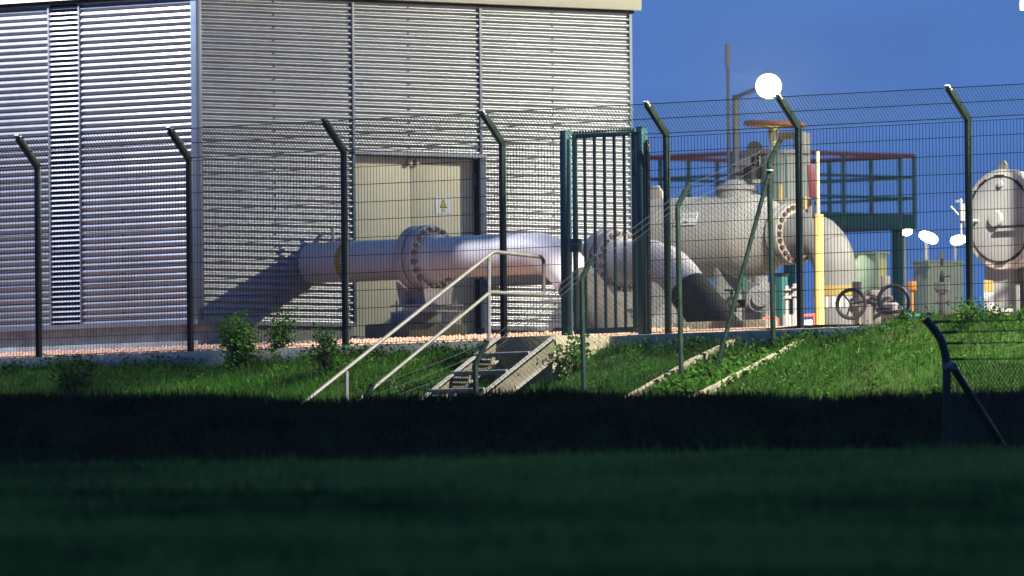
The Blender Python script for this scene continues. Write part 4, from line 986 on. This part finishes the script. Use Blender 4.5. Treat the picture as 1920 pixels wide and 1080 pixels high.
# ------------------------------------------------------------------ weeds, bushes, stone
def bush(px, ybase, wpx, hpx, nleaf, lsize, m, label, name='weed', upright_=True, d=None):
    c = T(px, ybase, 145, 170) if d is None else Q(px, ybase, d); k = 158./FPX
    w, h = wpx*k/2, hpx*k
    root = thing(name, label, 'plant', c)
    ns = 7; ends = []; t = MB()
    for i in range(ns):
        a = RNG.uniform(0, 6.28); r_ = w*RNG.uniform(.2, .95); hh = h*RNG.uniform(.6, 1.0)
        e = c+Vector((math.cos(a)*r_, math.sin(a)*r_, hh)); m1 = c+(e-c)*.5+Vector((0, 0, h*.08))
        t.tube([c+Vector((math.cos(a)*w*.15, math.sin(a)*w*.15, -.05)), m1, e], [.008, .006, .003], 5); ends.append((c, m1, e))
    t.build('stem', 'bark', root)
    n_ = nleaf; V_ = []; F_ = []
    for i in range(n_):
        a0_, m1, e = ends[RNG.integers(ns)]; f = RNG.uniform(.12, 1.0)
        b = (a0_+(m1-a0_)*f*2) if f < .5 else m1+(e-m1)*(f*2-1)
        b = b+Vector(RNG.normal(0, 1, 3))*w*(.30 if upright_ else .38)*np.array([1, 1, .7])[0]
        if b.z < c.z: b.z = c.z+.02
        dv = Vector(RNG.normal(0, 1, 3)); dv.z = abs(dv.z)*.6; dv.normalize(); sd = dv.cross(Vector(RNG.normal(0, 1, 3))).normalized(); L = lsize*RNG.uniform(.5, 1.3)
        j = len(V_); V_ += [b, b+dv*L*.5+sd*L*.28, b+dv*L, b+dv*L*.5-sd*L*.28]; F_.append((j, j+1, j+2, j+3))
    o = MB(); o.v = [tuple(x) for x in V_]; o.f = F_
    me = bpy.data.meshes.new('foliage'); off = wloc(root); me.from_pydata([(x[0]-off.x, x[1]-off.y, x[2]-off.z) for x in o.v], [], o.f); me.materials.append(MATS[m])
    ob = bpy.data.objects.new('foliage', me); COL.objects.link(ob); ob.parent = root
    return root
bush(448, 696, 74, 104, 1700, .055, 'leaf', 'tall leafy weed against the mesh fence, left of the pipe shadow')
bush(524, 676, 72, 88, 800, .05, 'leaf', 'loose thin weed just right of the tallest leafy weed')
bush(613, 704, 70, 92, 900, .05, 'leaf_dark', 'dark weed in front of the third mesh fence post')
bush(135, 730, 80, 44, 900, .05, 'leaf_dark', 'low dark green bush on the left grass slope', 'bush', False)
bush(1072, 708, 66, 82, 520, .06, 'leaf', 'pale leafy weed climbing the concrete landing')
bush(1815, 612, 70, 44, 700, .035, 'leaf', 'fine grassy weed at the foot of the rightmost mesh post')
bush(870, 690, 70, 32, 600, .055, 'leaf_dark', 'low dark leaves under the kerb left of the steps', 'bush', False)
bush(330, 676, 80, 14, 380, .05, 'leaf_dark', 'flat dark leaves under the kerb near the second mesh post', 'bush', False)
# drain ground cover
n = 2600; uu = RNG.uniform(ua+.12, ub+.02, n); v_ = -RNG.uniform(.15, 2.6, n); zz = tz(uu, v_)+RNG.uniform(.0, .06, n)
B = np.stack([uu, v_, zz], -1); dv = RNG.normal(0, 1, (n, 3)); dv[:, 2] = np.abs(dv[:, 2])*.5; dv /= np.linalg.norm(dv, axis=1)[:, None]
sd = np.cross(dv, RNG.normal(0, 1, (n, 3))); sd /= np.linalg.norm(sd, axis=1)[:, None]; Ls = RNG.uniform(.03, .075, n)[:, None]
Vv = np.stack([B, B+dv*Ls*.5+sd*Ls*.35, B+dv*Ls, B+dv*Ls*.5-sd*Ls*.35], 1).reshape(-1, 3)
tag(rawmesh('drain_weeds', Vv, np.arange(4*n).reshape(n, 4), 'leaf', 'stuff'), 'creeping weeds filling the drain between the concrete edgings', 'ground cover')

# weeds along the kerb and dry stalks over the slope
def leaves(name, n, U, V, hmax, size, m, label):
    Z = tz(U, V)+RNG.uniform(0, 1, n)**1.6*hmax
    B = np.stack([U, V, Z], -1); dv = RNG.normal(0, 1, (n, 3)); dv[:, 2] = np.abs(dv[:, 2])*.7; dv /= np.linalg.norm(dv, axis=1)[:, None]
    sd = np.cross(dv, RNG.normal(0, 1, (n, 3))); sd /= np.linalg.norm(sd, axis=1)[:, None]; Ls = RNG.uniform(.4, 1.2, n)[:, None]*size
    Vv = np.stack([B, B+dv*Ls*.5+sd*Ls*.32, B+dv*Ls, B+dv*Ls*.5-sd*Ls*.32], 1).reshape(-1, 3)
    tag(rawmesh(name, Vv, np.arange(4*n).reshape(n, 4), m, 'stuff'), label, 'ground cover')
ck = RNG.uniform(-10, 9, 120); k = RNG.integers(10, 60, 120)
U = np.repeat(ck, k)+RNG.normal(0, .09, k.sum()); V = -.14-np.abs(RNG.normal(0, .09, k.sum()))
keep = ~((U > ustep0-.1) & (U < ustep1+.1)); U, V = U[keep], V[keep]
leaves('kerb_weeds', len(U), U, V, .12, .05, 'leaf_dark', 'broad leaved weeds growing along the foot of the kerb')
cu_ = RNG.uniform(-10, 9, 260); cv_ = -RNG.uniform(.2, 2.6, 260); k = RNG.integers(12, 50, 260)
U = np.repeat(cu_, k)+RNG.normal(0, .07, k.sum()); V = np.minimum(-.13, np.repeat(cv_, k)+RNG.normal(0, .07, k.sum()))
keep = ~((U > ustep0-.1) & (U < ustep1+.1) & (V > -1.1)); U, V = U[keep], V[keep]
leaves('slope_weeds', len(U), U, V, .10, .045, 'leaf', 'patches of small leafy weeds in the slope grass')
U = RNG.uniform(-10, 10, 2600); V = -RNG.uniform(.15, 2.8, 2600); keep = ~((U > ustep0-.1) & (U < ustep1+.1) & (V > -1.1))
blades('dry_stalks', U[keep], V[keep], .09, .04, .006, .8, 'straw', 'pale dry stalks scattered through the slope grass')

# ------------------------------------------------------------------ thin air volume, added to give the lamps a halo
mh = bpy.data.materials.new('halo_air'); mh.use_nodes = True; t = mh.node_tree; t.nodes.clear()
pv = N(t, 'ShaderNodeVolumePrincipled'); pv.inputs['Color'].default_value = (.92, .95, 1, 1); pv.inputs['Density'].default_value = .00013; pv.inputs['Anisotropy'].default_value = .55
o = N(t, 'ShaderNodeOutputMaterial'); t.links.new(pv.outputs[0], o.inputs['Volume']); MATS['halo_air'] = mh
mb = MB(); mb.bx(-3300, 3300, -3300, 3300, -11, 14); hz = mb.build('halo_air', 'halo_air', smooth=False); hz['kind'] = 'stuff'
